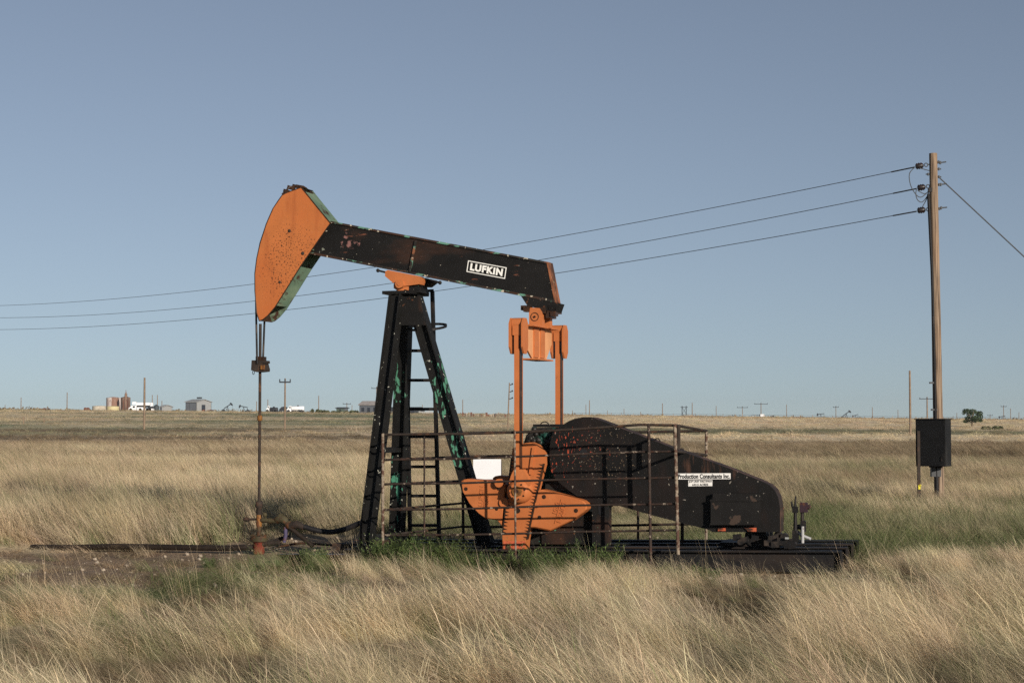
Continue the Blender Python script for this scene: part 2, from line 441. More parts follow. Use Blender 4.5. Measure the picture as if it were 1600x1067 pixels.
# ------------------------------------------------------------------ lettering
def text_obj(name, s, mat, parent, origin, xdir, ydir, height, width=None, bold=0.0, ext=.001, spacing=1.0):
    cu = bpy.data.curves.new(name + '_curve', 'FONT')
    cu.body = s; cu.size = 1; cu.extrude = 0; cu.offset = bold
    cu.align_x = 'CENTER'; cu.align_y = 'CENTER'; cu.space_character = spacing
    to = bpy.data.objects.new('tmp_text', cu); COL.objects.link(to)
    bpy.context.view_layer.update()
    dg = bpy.context.evaluated_depsgraph_get()
    me = bpy.data.meshes.new_from_object(to.evaluated_get(dg))
    bpy.data.objects.remove(to); bpy.data.curves.remove(cu)
    xs = [v.co.x for v in me.vertices]; ys = [v.co.y for v in me.vertices]
    cx, cy = (min(xs) + max(xs)) / 2, (min(ys) + max(ys)) / 2
    sy = height / (max(ys) - min(ys)); sx = sy if width is None else width / (max(xs) - min(xs))
    X = Vector(xdir); Y = Vector(ydir); N = X.normalized().cross(Y.normalized()); og = Vector(origin)
    mb = MB()
    vs = [og + X * (v.co.x - cx) * sx + Y * (v.co.y - cy) * sy for v in me.vertices]
    fs = [tuple(p.vertices) for p in me.polygons]
    bpy.data.meshes.remove(me)
    if ext > 0:
        n = len(vs)
        from collections import Counter
        ec = Counter()
        for f in fs:
            for i in range(len(f)):
                ec[tuple(sorted((f[i], f[(i + 1) % len(f)])))] += 1
        side = []
        for f in fs:
            for i in range(len(f)):
                a, b = f[i], f[(i + 1) % len(f)]
                if ec[tuple(sorted((a, b)))] == 1: side.append((b, a, a + n, b + n))
        mb.add([v + N * ext for v in vs] + vs, fs + side)
    else:
        mb.add(vs, fs)
    return mb.build(name, mat, parent)
# ================================================================== PUMP JACK
PJ = thing('pump_jack', 'black and orange oil pump jack with a big orange horsehead, inside the pipe guard fence', 'pump jack',
           tuple(O), -TH, local=True)
SX = Vector((1, 0, 0)); SW = Vector((0, 1, 0)); SZ = Vector((0, 0, 1))

# ---- skid: four long rails sharing one slope
sR, zR = P(1313, 860, -.72)
sL, zL = P(540, 857, -.72)
def skid_z(s): return zL + (zR - zL) * (s - sL) / (sR - sL)
skid = MB()
skid.box((.55, 0, skid_z(.55) - .11), (.5, 1.40, .12))
skid = skid.build('skid_base', M['skid'], PJ)
each('cross_member', M['skid'], skid, [lambda m, s=s: m.box((s, 0, skid_z(s) - .11), (.08, 1.40, .12)) for s in (sL + .05, -1.2, -.2, 1.9, 3.0, sR - .06)])
for w in (-.72, -.24, .24, .72):
    b = MB(); H = .20
    p0 = Vector((sL, w, skid_z(sL))); p1 = Vector((sR, w, skid_z(sR)))
    b.beam(p0 - SZ * .008, p1 - SZ * .008, .13, .016, SW)
    b.beam(p0 - SZ * (H - .008), p1 - SZ * (H - .008), .13, .016, SW)
    b.beam(p0 - SZ * H / 2, p1 - SZ * H / 2, .012, H - .034, SW)
    b.box((sR + .007, w, skid_z(sR) - H / 2), (.012, .125, H))
    b.build('rail', M['skid'], skid)
# lower front beam at the well end
s0, z0 = P(437, 865, -.88); s1, z1 = P(640, 866, -.88)
b = MB()
for dz, hh, wd in ((-.008, .016, .14), (-.145, .016, .14), (-.076, .118, .014)):
    b.beam((s0, -.88, z0 + dz), (s1, -.88, z1 + dz), wd, hh, SW)
b.build('foundation_beam', M['grease_and_shade'], PJ)
b = MB()
s0, z0 = P(523, 848, -.3)
b.beam((s0, -.3, z0 - .05), (sL + .1, -.3, z0 - .05), .12, .10, SW)
b.beam((s0, .3, z0 - .05), (sL + .1, .3, z0 - .05), .12, .10, SW)
b.box((s0 + .05, 0, z0 - .05), (.1, .5, .08))
b.build('skid_nose', M['rust'], PJ)

# ---- samson post
post_root = MB()
zt = P(632, 460, 0)[1]
sTc = P(634, 459, 0)[0]
post_root.box((sTc, 0, zt + .006), (.36, .50, .035))
a0 = P(617, 455, -.17); a1 = P(655, 455, -.17)
post_root.prism([P(618, 457, -.15), P(622, 447, -.15), P(652, 446, -.15), P(656, 457, -.15)], -.15, .15)
SP = post_root.build('samson_post', M['black'], PJ)
tN = PW(620, 461, -.21); bN = PW(571.5, 858, -.62)
tF = PW(633, 466, .16); bF = PW(620, 842, .50)
tB = PW(646, 461, 0.0); bB = PW(760, 845, 0.0)
bB.z = skid_z(bB.x); bN.z = skid_z(bN.x) + .0; bF.z = skid_z(bF.x)
for (t_, b_, dp) in ((tN, bN, .135), (tF, bF, .15), (tB, bB, .155)):
    m = MB(); m.ibeam(t_, b_, SX, dp, .14, .014)
    m.box(b_ + SZ * .012, (.24, .2, .022))
    m.build('leg', M['leg'], SP)
# gusset plates joining the leg heads, and cross braces
each('gusset_plate', M['black'], SP, [lambda m: m.prism([P(626, 463, -.2), P(655, 463, -.2), P(664, 508, -.2), P(622, 508, -.2)], -.188, -.172), lambda m: m.prism([P(630, 463, .12), P(655, 463, .12), P(664, 508, .12), P(630, 508, .12)], .12, .136)])
g = MB()
for f_ in (.62,):
    q0 = tN.lerp(bN, f_); q1 = tF.lerp(bF, f_)
    g.beam(q0, q1, .06, .06, SX)
g.build('cross_brace', M['black'], SP)

# ---- ladder with its hoop, on the far side
LD = MB()
wl0, wl1 = .30, .62
rt = PW(675.5, 455, wl0); rb = PW(686.5, 850, wl1)
lt = PW(635, 500, wl0); lb = PW(641, 852, wl1)
LD.beam(rt, rb, .034, .05, SX); 
LDo = LD.build('ladder', M['skid'], PJ)
m = MB(); m.beam(lt, lb, .034, .05, SX); m.build('ladder_rail', M['skid'], LDo)
for y in (548, 594, 639, 682, 729, 774.5, 820.5):
    f_ = (y - 455) / (850 - 455); w = wl0 + (wl1 - wl0) * f_
    xr = 675.5 + (686.5 - 675.5) * f_; xl = 635 + 6 * (y - 500) / 352
    m = MB(); m.beam(PW(xl, y, w), PW(xr, y, w), .03, .034, SW); m.build('rung', M['skid'], LDo)
m = MB(); m.beam(PW(655, 455.5, wl0), PW(677, 454, wl0), .035, .03, SW); m.build('ladder_bracket', M['skid'], LDo)
m = MB()
hc = PW(668, 511, wl0 + .02)
ring = [hc + Vector((math.cos(a) * .205, math.sin(a) * .23, 0)) for a in np.linspace(0, 2 * math.pi, 25)[:-1]]
ring = [p + SZ * ((p.y - hc.y) * .20) for p in ring]
N_ = len(ring); vs = []
for p in ring: vs += [p + SZ * .013, p - SZ * .013, p + (p - hc) * .06 - SZ * .013, p + (p - hc) * .06 + SZ * .013]
fs = []
for i in range(N_):
    j = (i + 1) % N_
    for k in range(4): fs.append((i * 4 + k, i * 4 + (k + 1) % 4, j * 4 + (k + 1) % 4, j * 4 + k))
m.add(vs, fs); m.build('safety_hoop', M['skid'], LDo)

# ---- centre bearing (saddle)
sad = MB()
op = [(602, 424), (606, 422), (652, 431), (657, 434.5), (654.5, 444), (633, 447), (625, 447), (614, 442), (601.4, 431.5)]
sad.prism([P(x, y, -.19) for x, y in op], -.19, -.02)
lug = [(614, 443), (637, 445), (636.5, 453.5), (631, 452), (628, 455), (620, 454), (614, 450)]
sad.prism([P(x, y, -.19) for x, y in lug], -.17, -.03)
SADo = sad.build('saddle_bearing', M['orange'], PJ)
m = MB(); c = PW(626, 444, -.19)
m.cyl(c - SW * .045, c + SW * .05, .047, n=20); m.cyl(c - SW * .052, c, .022, n=12)
m.build('bearing_cap', M['orange'], SADo)
m = MB()
m.prism([P(x, y, .06) for x, y in [(612, 425), (676, 437), (677, 441), (668, 448), (640, 447), (620, 444), (611, 432)]], .05, .2)
m.build('far_saddle_half', M['black'], SADo)
for (xa, ya, xb, yb, xk, yk) in ((590, 422.6, 606, 426.5, 590.5, 422.8), (672, 437.5, 688, 442, 687.5, 441.8)):
    m = MB(); m.tube([PW(xa, ya, -.1), PW(xb, yb, -.1)], .011, 8); m.ball(PW(xk, yk, -.1), .022)
    m.build('adjusting_bolt', M['skid'], SADo)

# ---- walking beam
BW = .105
tl = Vector((*P(466, 336.5, -BW),)).to_3d() if False else None
def bp(px, py): return P(px, py, -BW)
a = bp(466, 336); b_ = bp(853.5, 409); c_ = bp(866, 472.5); d_ = bp(455, 391)
wb = MB()
wb.prism([a, b_, c_, d_], -BW + .016, BW - .016)
BEAM = wb.build('walking_beam', M['beam'], PJ)
fl = MB()
def v3(p, w=0): return Vector((p[0], w, p[1]))
up = (v3(b_) - v3(a)).normalized(); upn = Vector((-up.z, 0, up.x))
fl.beam(v3(a) - upn * .010, v3(b_) - upn * .010, BW * 2, .022, SW)
fl.build('top_flange', M['beam_flange'], BEAM)
dn = (v3(c_) - v3(d_)).normalized(); dnn = Vector((-dn.z, 0, dn.x))
fl = MB(); fl.beam(v3(d_) + dnn * .012, v3(c_) + dnn * .012, BW * 2, .024, SW)
fl.build('bottom_flange', M['beam_flange'], BEAM)
m = MB(); e0 = v3(b_); e1 = v3(c_)
m.beam(e0 + (e1 - e0) * .005 + SX * .006, e1 + SX * .006, BW * 2 - .02, .014, SW)
m.build('end_plate', paint('rusty_end_plate', (.24, .09, .042), .65, [dict(col=(.06, .03, .02), scale=7, lo=.44, hi=.56, stretch=(1, 1, .4)), dict(col=(.45, .36, .22), scale=10, lo=.64, hi=.7)], var=.3), BEAM)
m = MB()
r0 = PW(650, 376, -BW); r1 = PW(640, 425, -BW)
m.beam(r0, r1, .022, .022, SW)
m.build('stiffener', M['beam_flange'], BEAM)
# name plate lettering
q = [PW(*p, -BW + .014) for p in ((731.5, 407), (791.7, 418), (789, 436.2), (729, 424.5))]
px_ = (q[1] - q[0]).normalized(); cen = sum(q, Vector()) / 4
hh = ((q[3] - q[0]).length + (q[2] - q[1]).length) / 2; ww = (q[1] - q[0]).length
py_ = Vector((-px_.z, 0, px_.x))
pyv = ((q[0] + q[1]) / 2 - (q[2] + q[3]) / 2).normalized()
m = MB()
fr = .009
def P2(x, y, o=.003): return cen + px_ * x + pyv * y - SW * o
for (x0, x1, y0, y1) in ((-ww / 2, ww / 2, hh / 2 - fr, hh / 2), (-ww / 2, ww / 2, -hh / 2, -hh / 2 + fr), (-ww / 2, -ww / 2 + fr, -hh / 2 + fr, hh / 2 - fr), (ww / 2 - fr, ww / 2, -hh / 2 + fr, hh / 2 - fr)):
    m.add([P2(x0, y0), P2(x1, y0), P2(x1, y1), P2(x0, y1)] + [P2(x0, y0, 0), P2(x1, y0, 0), P2(x1, y1, 0), P2(x0, y1, 0)],
          [(0, 1, 2, 3), (0, 4, 5, 1), (1, 5, 6, 2), (2, 6, 7, 3), (3, 7, 4, 0)])
m.build('lettering_frame', M['white_ink'], BEAM)
text_obj('lettering', 'LUFKIN', M['white_ink'], BEAM, cen - SW * .002, px_, pyv, hh * .64, ww * .84, bold=.05, spacing=1.12)

# ---- tail bearing and equalizer
m = MB()
m.prism([P(x, y, -.1) for x, y in [(813, 461), (874, 474), (869, 488), (862, 487), (824, 478)]], -.10, .10)
TB = m.build('tail_bearing', M['black'], PJ)
m = MB()
for (x, y, r, w0, w1) in ((829, 484, .035, -.15, -.05), (852, 486, .04, -.13, .1), (866, 484, .05, -.1, .12), (869, 491, .03, -.12, -.02), (861, 494, .03, -.1, .1), (823, 482, .03, -.12, .12)):
    c = PW(x, y, 0); m.box((c.x, (w0 + w1) / 2, c.z), (r * 2, w1 - w0, r * 1.7))
m.build('bolt_cluster', M['grease_and_shade'], TB)
bo = [(826.5, 511), (826.5, 484), (829, 480.5), (843, 481.5), (847, 488), (847.5, 511)]
m = MB(); m.prism([P(x + 12, y + 1.5, .05) for x, y in bo], .05, .14); m.build('bearing_housing', M['orange'], TB)
m = MB(); m.prism([P(x, y, -.14) for x, y in bo], -.14, -.05)
BH = m.build('bearing_housing', M['orange'], TB)
m = MB(); c = PW(835.5, 495, -.14)
for k in range(24):
    a0 = k * 2 * math.pi / 24; a1 = a0 + 2 * math.pi / 24
    e = [c + Vector((math.cos(t) * r, -.004, math.sin(t) * r)) for t, r in ((a0, .047), (a1, .047), (a1, .039), (a0, .039))]
    m.add(e, [(0, 1, 2, 3)])
m.cyl(c - SW * .012, c, .012, n=8)
m.build('bearing_ring', M['grease_and_shade'], BH)
m = MB(); c0 = PW(835.5, 495, -.12); m.cyl(c0 + SW * .08, c0 + SW * .2, .05, n=14); m.build('shaft', M['grease_and_shade'], TB)

EQW = .47
sE = P(835, 512, 0)[0] + .06       # tail-side face of the equalizer
zT = P(850, 513, 0)[1]; zB = P(850, 561, 0)[1]
def zE(y, w):                       # row y read on the face at offset w
    xs = 823 + (878 - 823) * (w + EQW) / (2 * EQW)
    return P(xs, y, w)[1]
face = [(-EQW + .02, zE(510, -EQW)), (EQW - .02, zE(517, EQW)), (EQW - .02, zE(538, EQW)), (EQW - .22, zE(561, EQW - .2)), (-EQW + .20, zE(560, -EQW + .2)), (-EQW + .02, zE(545, -EQW))]
m = MB(); m.prism(face, sE - .02, sE, axis='x')
EQ = m.build('equalizer', paint('equalizer_orange', (.56, .27, .125), .5, [dict(col=(.10, .035, .015), scale=24, lo=.70, hi=.73)], var=.1), PJ)
m = MB()
m.box((sE - .03, 0, zT + .01), (.22, EQW * 2 + .02, .018)); m.build('flange', M['orange'], EQ)
m = MB(); m.box((sE - .03, -.02, zB - .008), (.20, .60, .016)); m.build('flange', M['orange'], EQ)
for (k0, k1) in ((-.24, -.075), (-.005, .145)):
    m = MB(); m.box((sE + .008, (k0 + k1) / 2, (zT + zB) / 2 + .003), (.016, k1 - k0, zT - zB - .02)); m.build('rib', M['orange'], EQ)

# ---- pitmans with their forked hangers
PMW = .66
def pitman(w, xc, ytop, near):
    s, zt_ = P(xc, ytop, w)
    hz0 = P(xc, 497, -PMW)[1]; hz1 = P(xc, 553, -PMW)[1]
    m = MB()
    sb = P(811.5, 745, -PMW)[0] if True else s
    top = Vector((s, w, hz0 - .06)); bot = Vector((s, w, P(811, 742, -PMW)[1]))
    for k, wd, ox in ((-1, .052, -.006), (1, .056, .0)):
        m.beam(top + SX * ox + SW * k * .05, bot + SX * ox + SW * k * .05, wd, .014, SX)
    PMo = m.build('pitman', M['orange'], PJ)
    m = MB(); m.beam(top + SX * .002, bot + SX * .002, .048, .084, SX); m.build('web_shade', M['grease_and_shade'], PMo)  # dark bar between the flanges, recess shade put in as colour
    m = MB()
    zm = (hz0 + hz1) / 2
    for ds in (-.075, .062):
        m = MB()
        pr = [(w - .095, hz1 + .07), (w - .04, hz1), (w + .04, hz1), (w + .095, hz1 + .07), (w + .095, hz0 - .06), (w + .045, hz0), (w - .045, hz0), (w - .095, hz0 - .06)]
        m.prism(pr, s + ds - .006, s + ds + .012, axis='x')
        m.build('hanger', M['orange'], PMo)
    m = MB()
    m.tube([Vector((s - .06, w, hz0 - .06)), Vector((s + .06, w, hz0 - .06))], .062, 16)
    m.box((s, w, hz0 - .13), (.10, .12, .10))
    m.build('hanger_pin', M['orange'], PMo)
    return PMo, s, bot
PMN, sPN, botN = pitman(-PMW, 810.5, 500, True)
PMF, sPF, botF = pitman(PMW, 874, 505, False)

# ---- crank and counterweights, near pair traced, far pair mirrored
CW0, CW1 = -.62, -.47
crank_px = [(786, 862), (785, 837), (791, 787), (799, 716), (801, 700), (819, 692.5), (829, 691), (838, 695), (848, 708), (848.5, 726), (842, 751), (833, 787), (822, 842), (820, 862)]
lw_px = [(720, 752), (724, 749), (729, 748), (783, 752), (790, 757), (786, 800), (785, 822), (777, 812.6), (758, 810), (748, 803), (733, 787), (722, 767)]
rw_px = [(838, 765.5), (846, 765), (856, 767), (906, 780.5), (911, 782.5), (915, 786), (917, 790.5), (916, 795.5), (911, 800.5), (893, 813.5), (859, 829.5), (835, 824.5), (826, 824), (832, 792)]
def weight(outl, wf, name, par, holes, lab):
    poly = [P(x, y, wf) for x, y in outl]
    cx = sum(p[0] for p in poly) / len(poly); cz = sum(p[1] for p in poly) / len(poly)
    inner = [(cx + (p[0] - cx) * .955, cz + (p[1] - cz) * .94) for p in poly]
    m = MB(); n = len(poly)
    w0, w1 = wf, wf + .015
    vs = [(p[0], w0, p[1]) for p in inner] + [(p[0], w1, p[1]) for p in poly] + [(p[0], wf + .17, p[1]) for p in poly]
    fs = [tuple(range(n))] + [(i, n + i, n + (i + 1) % n, (i + 1) % n) for i in range(n)] + [(n + i, 2 * n + i, 2 * n + (i + 1) % n, n + (i + 1) % n) for i in range(n)] + [tuple(range(3 * n - 1, 2 * n - 1, -1))]
    m.add(vs, fs)
    o = m.build('counterweight', M['orange'], par)
    for (x, y, r) in holes:
        m = MB(); c = PW(x, y, wf)
        m.lathe(c - SW * .003, [(0, r), (.006, r)], 14, SW)
        m.lathe(c - SW * .006, [(0, r * .55), (.006, r * .55)], 6, SW)
        m.build('bolt_hole', M['grease_and_shade'], o)
    return o
def crank_set(sign):
    m = MB()
    m.prism([P(x, y, CW0) for x, y in crank_px], CW0, CW1)
    CR = m.build('crank', M['orange'], PJ)
    for (xa, ya, xb, yb, nt) in ((800, 716, 786, 834, 22), (848.5, 724, 823, 842, 24)):
        A = PW(xa, ya, CW0); B = PW(xb, yb, CW0); d = (B - A).normalized(); nn = Vector((d.z, 0, -d.x))
        if nn.x < 0: nn = -nn
        inw = 1 if xa < 820 else -1
        teeth = MB()
        for k in range(nt):
            c = A.lerp(B, (k + .5) / nt); hp_ = d * ((B - A).length / nt / 2); o_ = -nn * inw * .012
            e = [c - hp_ + o_, c + hp_ + o_, c + hp_, c + hp_ * .55, c + nn * inw * .042, c - hp_ * .55, c - hp_]
            teeth.add([p - SW * .005 for p in e] + [p + SW * .03 for p in e], [tuple(range(7))] + [(i, i + 7, (i + 1) % 7 + 7, (i + 1) % 7) for i in range(7)])
        teeth.build('rack_teeth', M['grease_and_shade'], CR)
    # raised rib on the crank head and a red lower end
    m = MB()
    m.beam(PW(834, 699, CW0 - .01), PW(828.5, 741, CW0 - .01), .03, .02, SX)
    m.build('crank_rib', M['orange'], CR)
    m = MB()
    m.prism([P(x, y, CW0 - .001) for x, y in ((786.5, 845), (820.6, 845), (819.5, 860), (787, 860))], CW0 - .003, CW0 - .0005)
    m.build('worn_crank_tip', M['red_orange'], CR)
    m = MB(); c = PW(830, 712, CW1)
    m.cyl(c - SW * .0, c + SW * .5, .07, n=20)
    m.build('crankshaft', M['grease_and_shade'], CR)
    m = MB(); c = PW(809, 797.5, CW0)
    m.lathe(c - SW * .004, [(0, .028), (.01, .028)], 14, SW); m.build('stroke_hole', M['grease_and_shade'], CR)
    wl = weight(lw_px, CW0 + .010, 'left', CR, [(728, 763.6, .02), (779, 763, .02), (776, 795, .017)], 0)
    wr = weight(rw_px, CW0 + .010, 'right', CR, [(850, 776, .022), (900, 797.5, .022), (843, 808, .02), (841, 788, .016)], 0)
    # cast lettering on both weights
    for par, (cx, cy), ang, lines in ((wl, (757, 775), 86, ('LUFKIN', '0R0')), (wr, (873, 799), 254, ('LUFKIN', '0R01'))):
        c = PW(cx, cy, CW0 + .010)
        xd = Vector((math.cos(R(ang)), 0, math.sin(R(ang)))); yd = Vector((-xd.z, 0, xd.x))
        for k, tx in enumerate(lines):
            text_obj('cast_lettering', tx, M['orange'], par, c + yd * (.032 - k * .068) + xd * (-.03 * k), xd, yd, .046, bold=.01, ext=.007)
        # raised border under each line
        m = MB()
        m.beam(c + yd * -.006 - xd * .13 - SW * .003, c + yd * -.006 + xd * .13 - SW * .003, .008, .006, SW)
        m.build('cast_border', M['orange'], par)
    each('weight_bolt', M['orange'], CR, [
        lambda m: m.cyl(PW(780, 754.5, CW0 - .03) - SW * .02, PW(780, 754.5, CW0 - .03) + SW * .08, .045, n=14),
        lambda m: m.cyl(PW(787, 785, CW0 - .01), PW(787, 785, CW0) + SW * .06, .05, n=16),
        lambda m: m.cyl(PW(840, 788, CW0 - .01), PW(840, 788, CW0) + SW * .06, .03, n=14)])
    return CR
CRN = crank_set(1)
def mirror_copy(o, par):
    c = o.copy(); COL.objects.link(c); c.parent = par
    if par is PJ: c.scale = (1, -1, 1)
    for ch in list(o.children): mirror_copy(ch, c)
    return c
CRF = mirror_copy(CRN, PJ)
CRF['label'] = 'far side crank and counterweights, mostly hidden behind the gearbox and belt guard'
PMF['label'] = 'far side orange pitman arm right of the equalizer'
# wrist pin and pitman foot
c = PW(811, 767, -.70)
m = MB(); m.lathe(c - SW * .07, [(0, .085), (.012, .095), (.03, .12), (.15, .128)], 26, SW)
WP = m.build('wrist_pin_bearing', M['orange'], PMN)
m = MB(); m.lathe(c - SW * .085, [(0, .052), (.02, .058)], 8, SW); m.build('pin_nut', M['amber'], WP)
m = MB(); m.lathe(c - SW * .095, [(0, .02), (.015, .022)], 10, SW); m.build('pin_end', M['grease_and_shade'], WP)
for k in range(8):
    m = MB()
    a_ = k * math.pi / 4 + .2
    q_ = c + Vector((math.cos(a_) * .082, -.073, math.sin(a_) * .082)); m.lathe(q_, [(0, .010), (.012, .011)], 6, SW)
    m.build('pin_bolt', M['grease_and_shade'], WP)
m = MB()
foot = [(804, 733), (818.5, 733), (825, 745), (828, 753), (822, 772), (800, 772), (796, 753), (800, 741)]
m.prism([P(x, y, -.72) for x, y in foot], -.74, -.66)
m.build('pitman_foot', M['orange'], PMN)
m = MB()
m.prism([(p[0] - sPN + sPF, p[1]) for p in [P(x, y, -.72) for x, y in foot]], .66, .74)
m.build('pitman_foot', M['orange'], PMF)
m = MB(); cc = Vector((sPF, .70, c.z)); m.lathe(cc - SW * .06, [(0, .128), (.10, .125), (.12, .09)], 20, SW); m.build('wrist_pin_bearing', M['orange'], PMF)

# ---- gearbox, its stand, cover and hoop
m = MB()
zs = skid_z(.6)
gb = [(824, 850), (824, 760), (816, 700), (822, 680), (835, 668), (862, 668), (900, 668), (918, 700), (920, 760), (922, 850)]
m.prism([P(x, y, -.30) for x, y in gb], -.30, .34)
GB = m.build('gearbox', M['dkgreen'], PJ)
m = MB(); c0 = P(834, 665, -.2); c1 = P(880, 664, -.2)
m.box(((c0[0] + c1[0]) / 2, .02, c0[1]), (c1[0] - c0[0], .5, .03))
m.build('cover_plate', M['black'], GB)
m = MB(); c0 = PW(851, 664, -.1)
m.tube([c0 + Vector((.045 * math.cos(a), 0, .035 * math.sin(a))) for a in np.linspace(0, math.pi, 9)], .006, 6)
m.build('lifting_eye', M['black'], GB)
m = MB()
rs = random.Random(3)
m.prism([P(x, y, -.33) for x, y in ((818, 700), (823, 682), (835, 670), (858, 669), (862, 690), (850, 704))], -.335, -.30)
for k in range(26):
    c0 = PW(824 + rs.random() * 36, 670 + rs.random() * 24, -.335)
    m.ball(c0, .018 + rs.random() * .02, 6)
m.build('bolt_flange', M['dkgreen'], GB)
each('green_bracket', M['dkgreen'], GB, [lambda m: m.prism([P(x, y, -.36) for x, y in ((852, 756), (882, 757), (886, 766), (868, 768), (852, 764))], -.36, -.30), lambda m: m.prism([P(x, y, -.34) for x, y in ((888, 768), (930, 783), (934, 790), (925, 788))], -.42, -.32)])
m = MB()
m.prism([P(x, y, -.34) for x, y in ((846, 850), (846, 800), (875, 790), (905, 795), (926, 800), (926, 850))], -.33, -.305)
m.build('pedestal', M['black'], GB)
m = MB()
m.prism([P(x, y, -.42) for x, y in ((926, 852), (926, 772), (951, 782), (951, 852))], -.44, -.42)
m.prism([P(x, y, -.42) for x, y in ((926, 852), (926, 772), (929, 772), (929, 852))], -.42, -.30)
m.prism([P(x, y, -.42) for x, y in ((948, 852), (948, 782), (951, 782), (951, 852))], -.42, -.30)
GS = m.build('guard_stand', M['black'], PJ)
m = MB(); c0 = PW(937.5, 791, -.444)
n_ = 18; m.add([c0 + Vector((math.cos(2 * math.pi * k / n_) * .020, 0, math.sin(2 * math.pi * k / n_) * .088)) for k in range(n_)], [tuple(range(n_ - 1, -1, -1))])
m.build('slot', M['ink'], GS)

# ---- belt guard
GW0, GW1 = -.47, -.24
g_px = [(866, 673), (873, 667.5), (881, 662.5), (889, 657.5), (898, 654), (911, 651.5), (925, 652), (938, 656.5), (1052, 700), (1144, 733), (1191, 752), (1203, 758), (1211, 766), (1216, 777), (1218.5, 792), (1219, 831), (1113, 831), (1108, 827.5), (1020, 805), (957, 787), (940, 787), (925, 786), (912, 780.5), (900, 774), (886, 764), (874, 754), (866, 745), (861, 735), (859, 718), (859, 700), (861, 683)]
gp = [P(x, y, GW0) for x, y in g_px]
m = MB(); n = len(gp)
m.add([(p[0], GW0, p[1]) for p in gp], [tuple(range(n))])
m.add([(p[0], GW1, p[1]) for p in gp], [tuple(range(n - 1, -1, -1))])
BG = m.build('belt_guard', M['guard'], PJ)
m = MB()
for i in range(n):
    p, q_ = gp[i], gp[(i + 1) % n]
    m.add([(p[0], GW0, p[1]), (q_[0], GW0, q_[1]), (q_[0], GW1, q_[1]), (p[0], GW1, p[1])], [(0, 1, 2, 3)])
m.build('guard_rim', M['guard_rim'], BG)
m = MB()
bx = [(1113, 781), (1189, 781), (1189, 817), (1113, 817)]
m.prism([P(x, y, GW0) for x, y in bx], GW0 - .085, GW0 - .002)
m.prism([P(1113, 781.5, GW0 - .085), P(1189, 781.5, GW0 - .085), P(1187, 770, GW0), P(1116, 770, GW0)], GW0 - .078, GW0 - .002)
PCo = m.build('pulley_cover', M['guard_box'], BG)
m = MB(); m.prism([P(x, y, GW0) for x, y in ((1112, 779.5), (1190, 779.5), (1190, 782.5), (1112, 782.5))], GW0 - .095, GW0 - .07)
m.prism([P(x, y, GW0) for x, y in ((1112, 816), (1190, 816), (1190, 819), (1112, 819))], GW0 - .095, GW0 - .07)
m.build('cover_lip', M['guard_box'], PCo)
each('orange_bracket', M['red_orange'], BG, [lambda m: m.prism([P(x, y, GW0) for x, y in ((1122, 825), (1134, 824.5), (1134, 829), (1122, 829))], GW0 - .02, GW0 - .002), lambda m: m.prism([P(x, y, GW0) for x, y in ((1164, 824.5), (1182, 824), (1182, 830), (1170, 830))], GW0 - .02, GW0 - .002)])
m = MB(); c0 = PW(1027, 690, -.36)
m.tube([c0 + Vector((.03 * math.cos(a), 0, .035 * math.sin(a))) for a in np.linspace(0, math.pi, 9)], .006, 6)
m.build('lifting_eye', M['guard'], BG)
m = MB(); c0 = PW(912, 708, GW0); m.lathe(c0 - SW * .004, [(0, .045), (.005, .045)], 16, SW); m.build('access_hole', M['ink'], BG)
# vinyl labels
def label_plate(x0, y0, x1, y1, rows, name, par):
    w = GW0 - .003
    A, B, C_, D = PW(x0, y0, w), PW(x1, y0 - .5, w), PW(x1, y1 - .5, w), PW(x0, y1, w)
    m = MB(); m.add([A, B, C_, D] + [p + SW * .0025 for p in (A, B, C_, D)], [(3, 2, 1, 0), (0, 1, 5, 4), (1, 2, 6, 5), (2, 3, 7, 6), (3, 0, 4, 7)])
    o = m.build(name, M['lid_white'], par)
    xd = (B - A).normalized(); yd = (A - D).normalized(); W_ = (B - A).length; H_ = (A - D).length
    nr = len(rows); cen_ = (A + C_) / 2
    for k, (s, ff) in enumerate(rows):
        y = H_ / 2 - H_ * (k + .5) / nr
        text_obj('lettering', s, M['ink'], o, cen_ + yd * y - SW * .001, xd, yd, H_ / nr * (.80 if nr == 1 else .76), W_ * ff, bold=.034 if nr == 1 else .025, ext=.001, spacing=1.05)
    return o
label_plate(1058.5, 739.5, 1141.5, 748.7, [('Production Consultants Inc.', .975)], 'company_label', BG)
label_plate(1075.5, 750.2, 1113, 759.6, [('JOP UNIT RRC 07033', .95), ('633.5 ACRES', .66)], 'lease_label', BG)

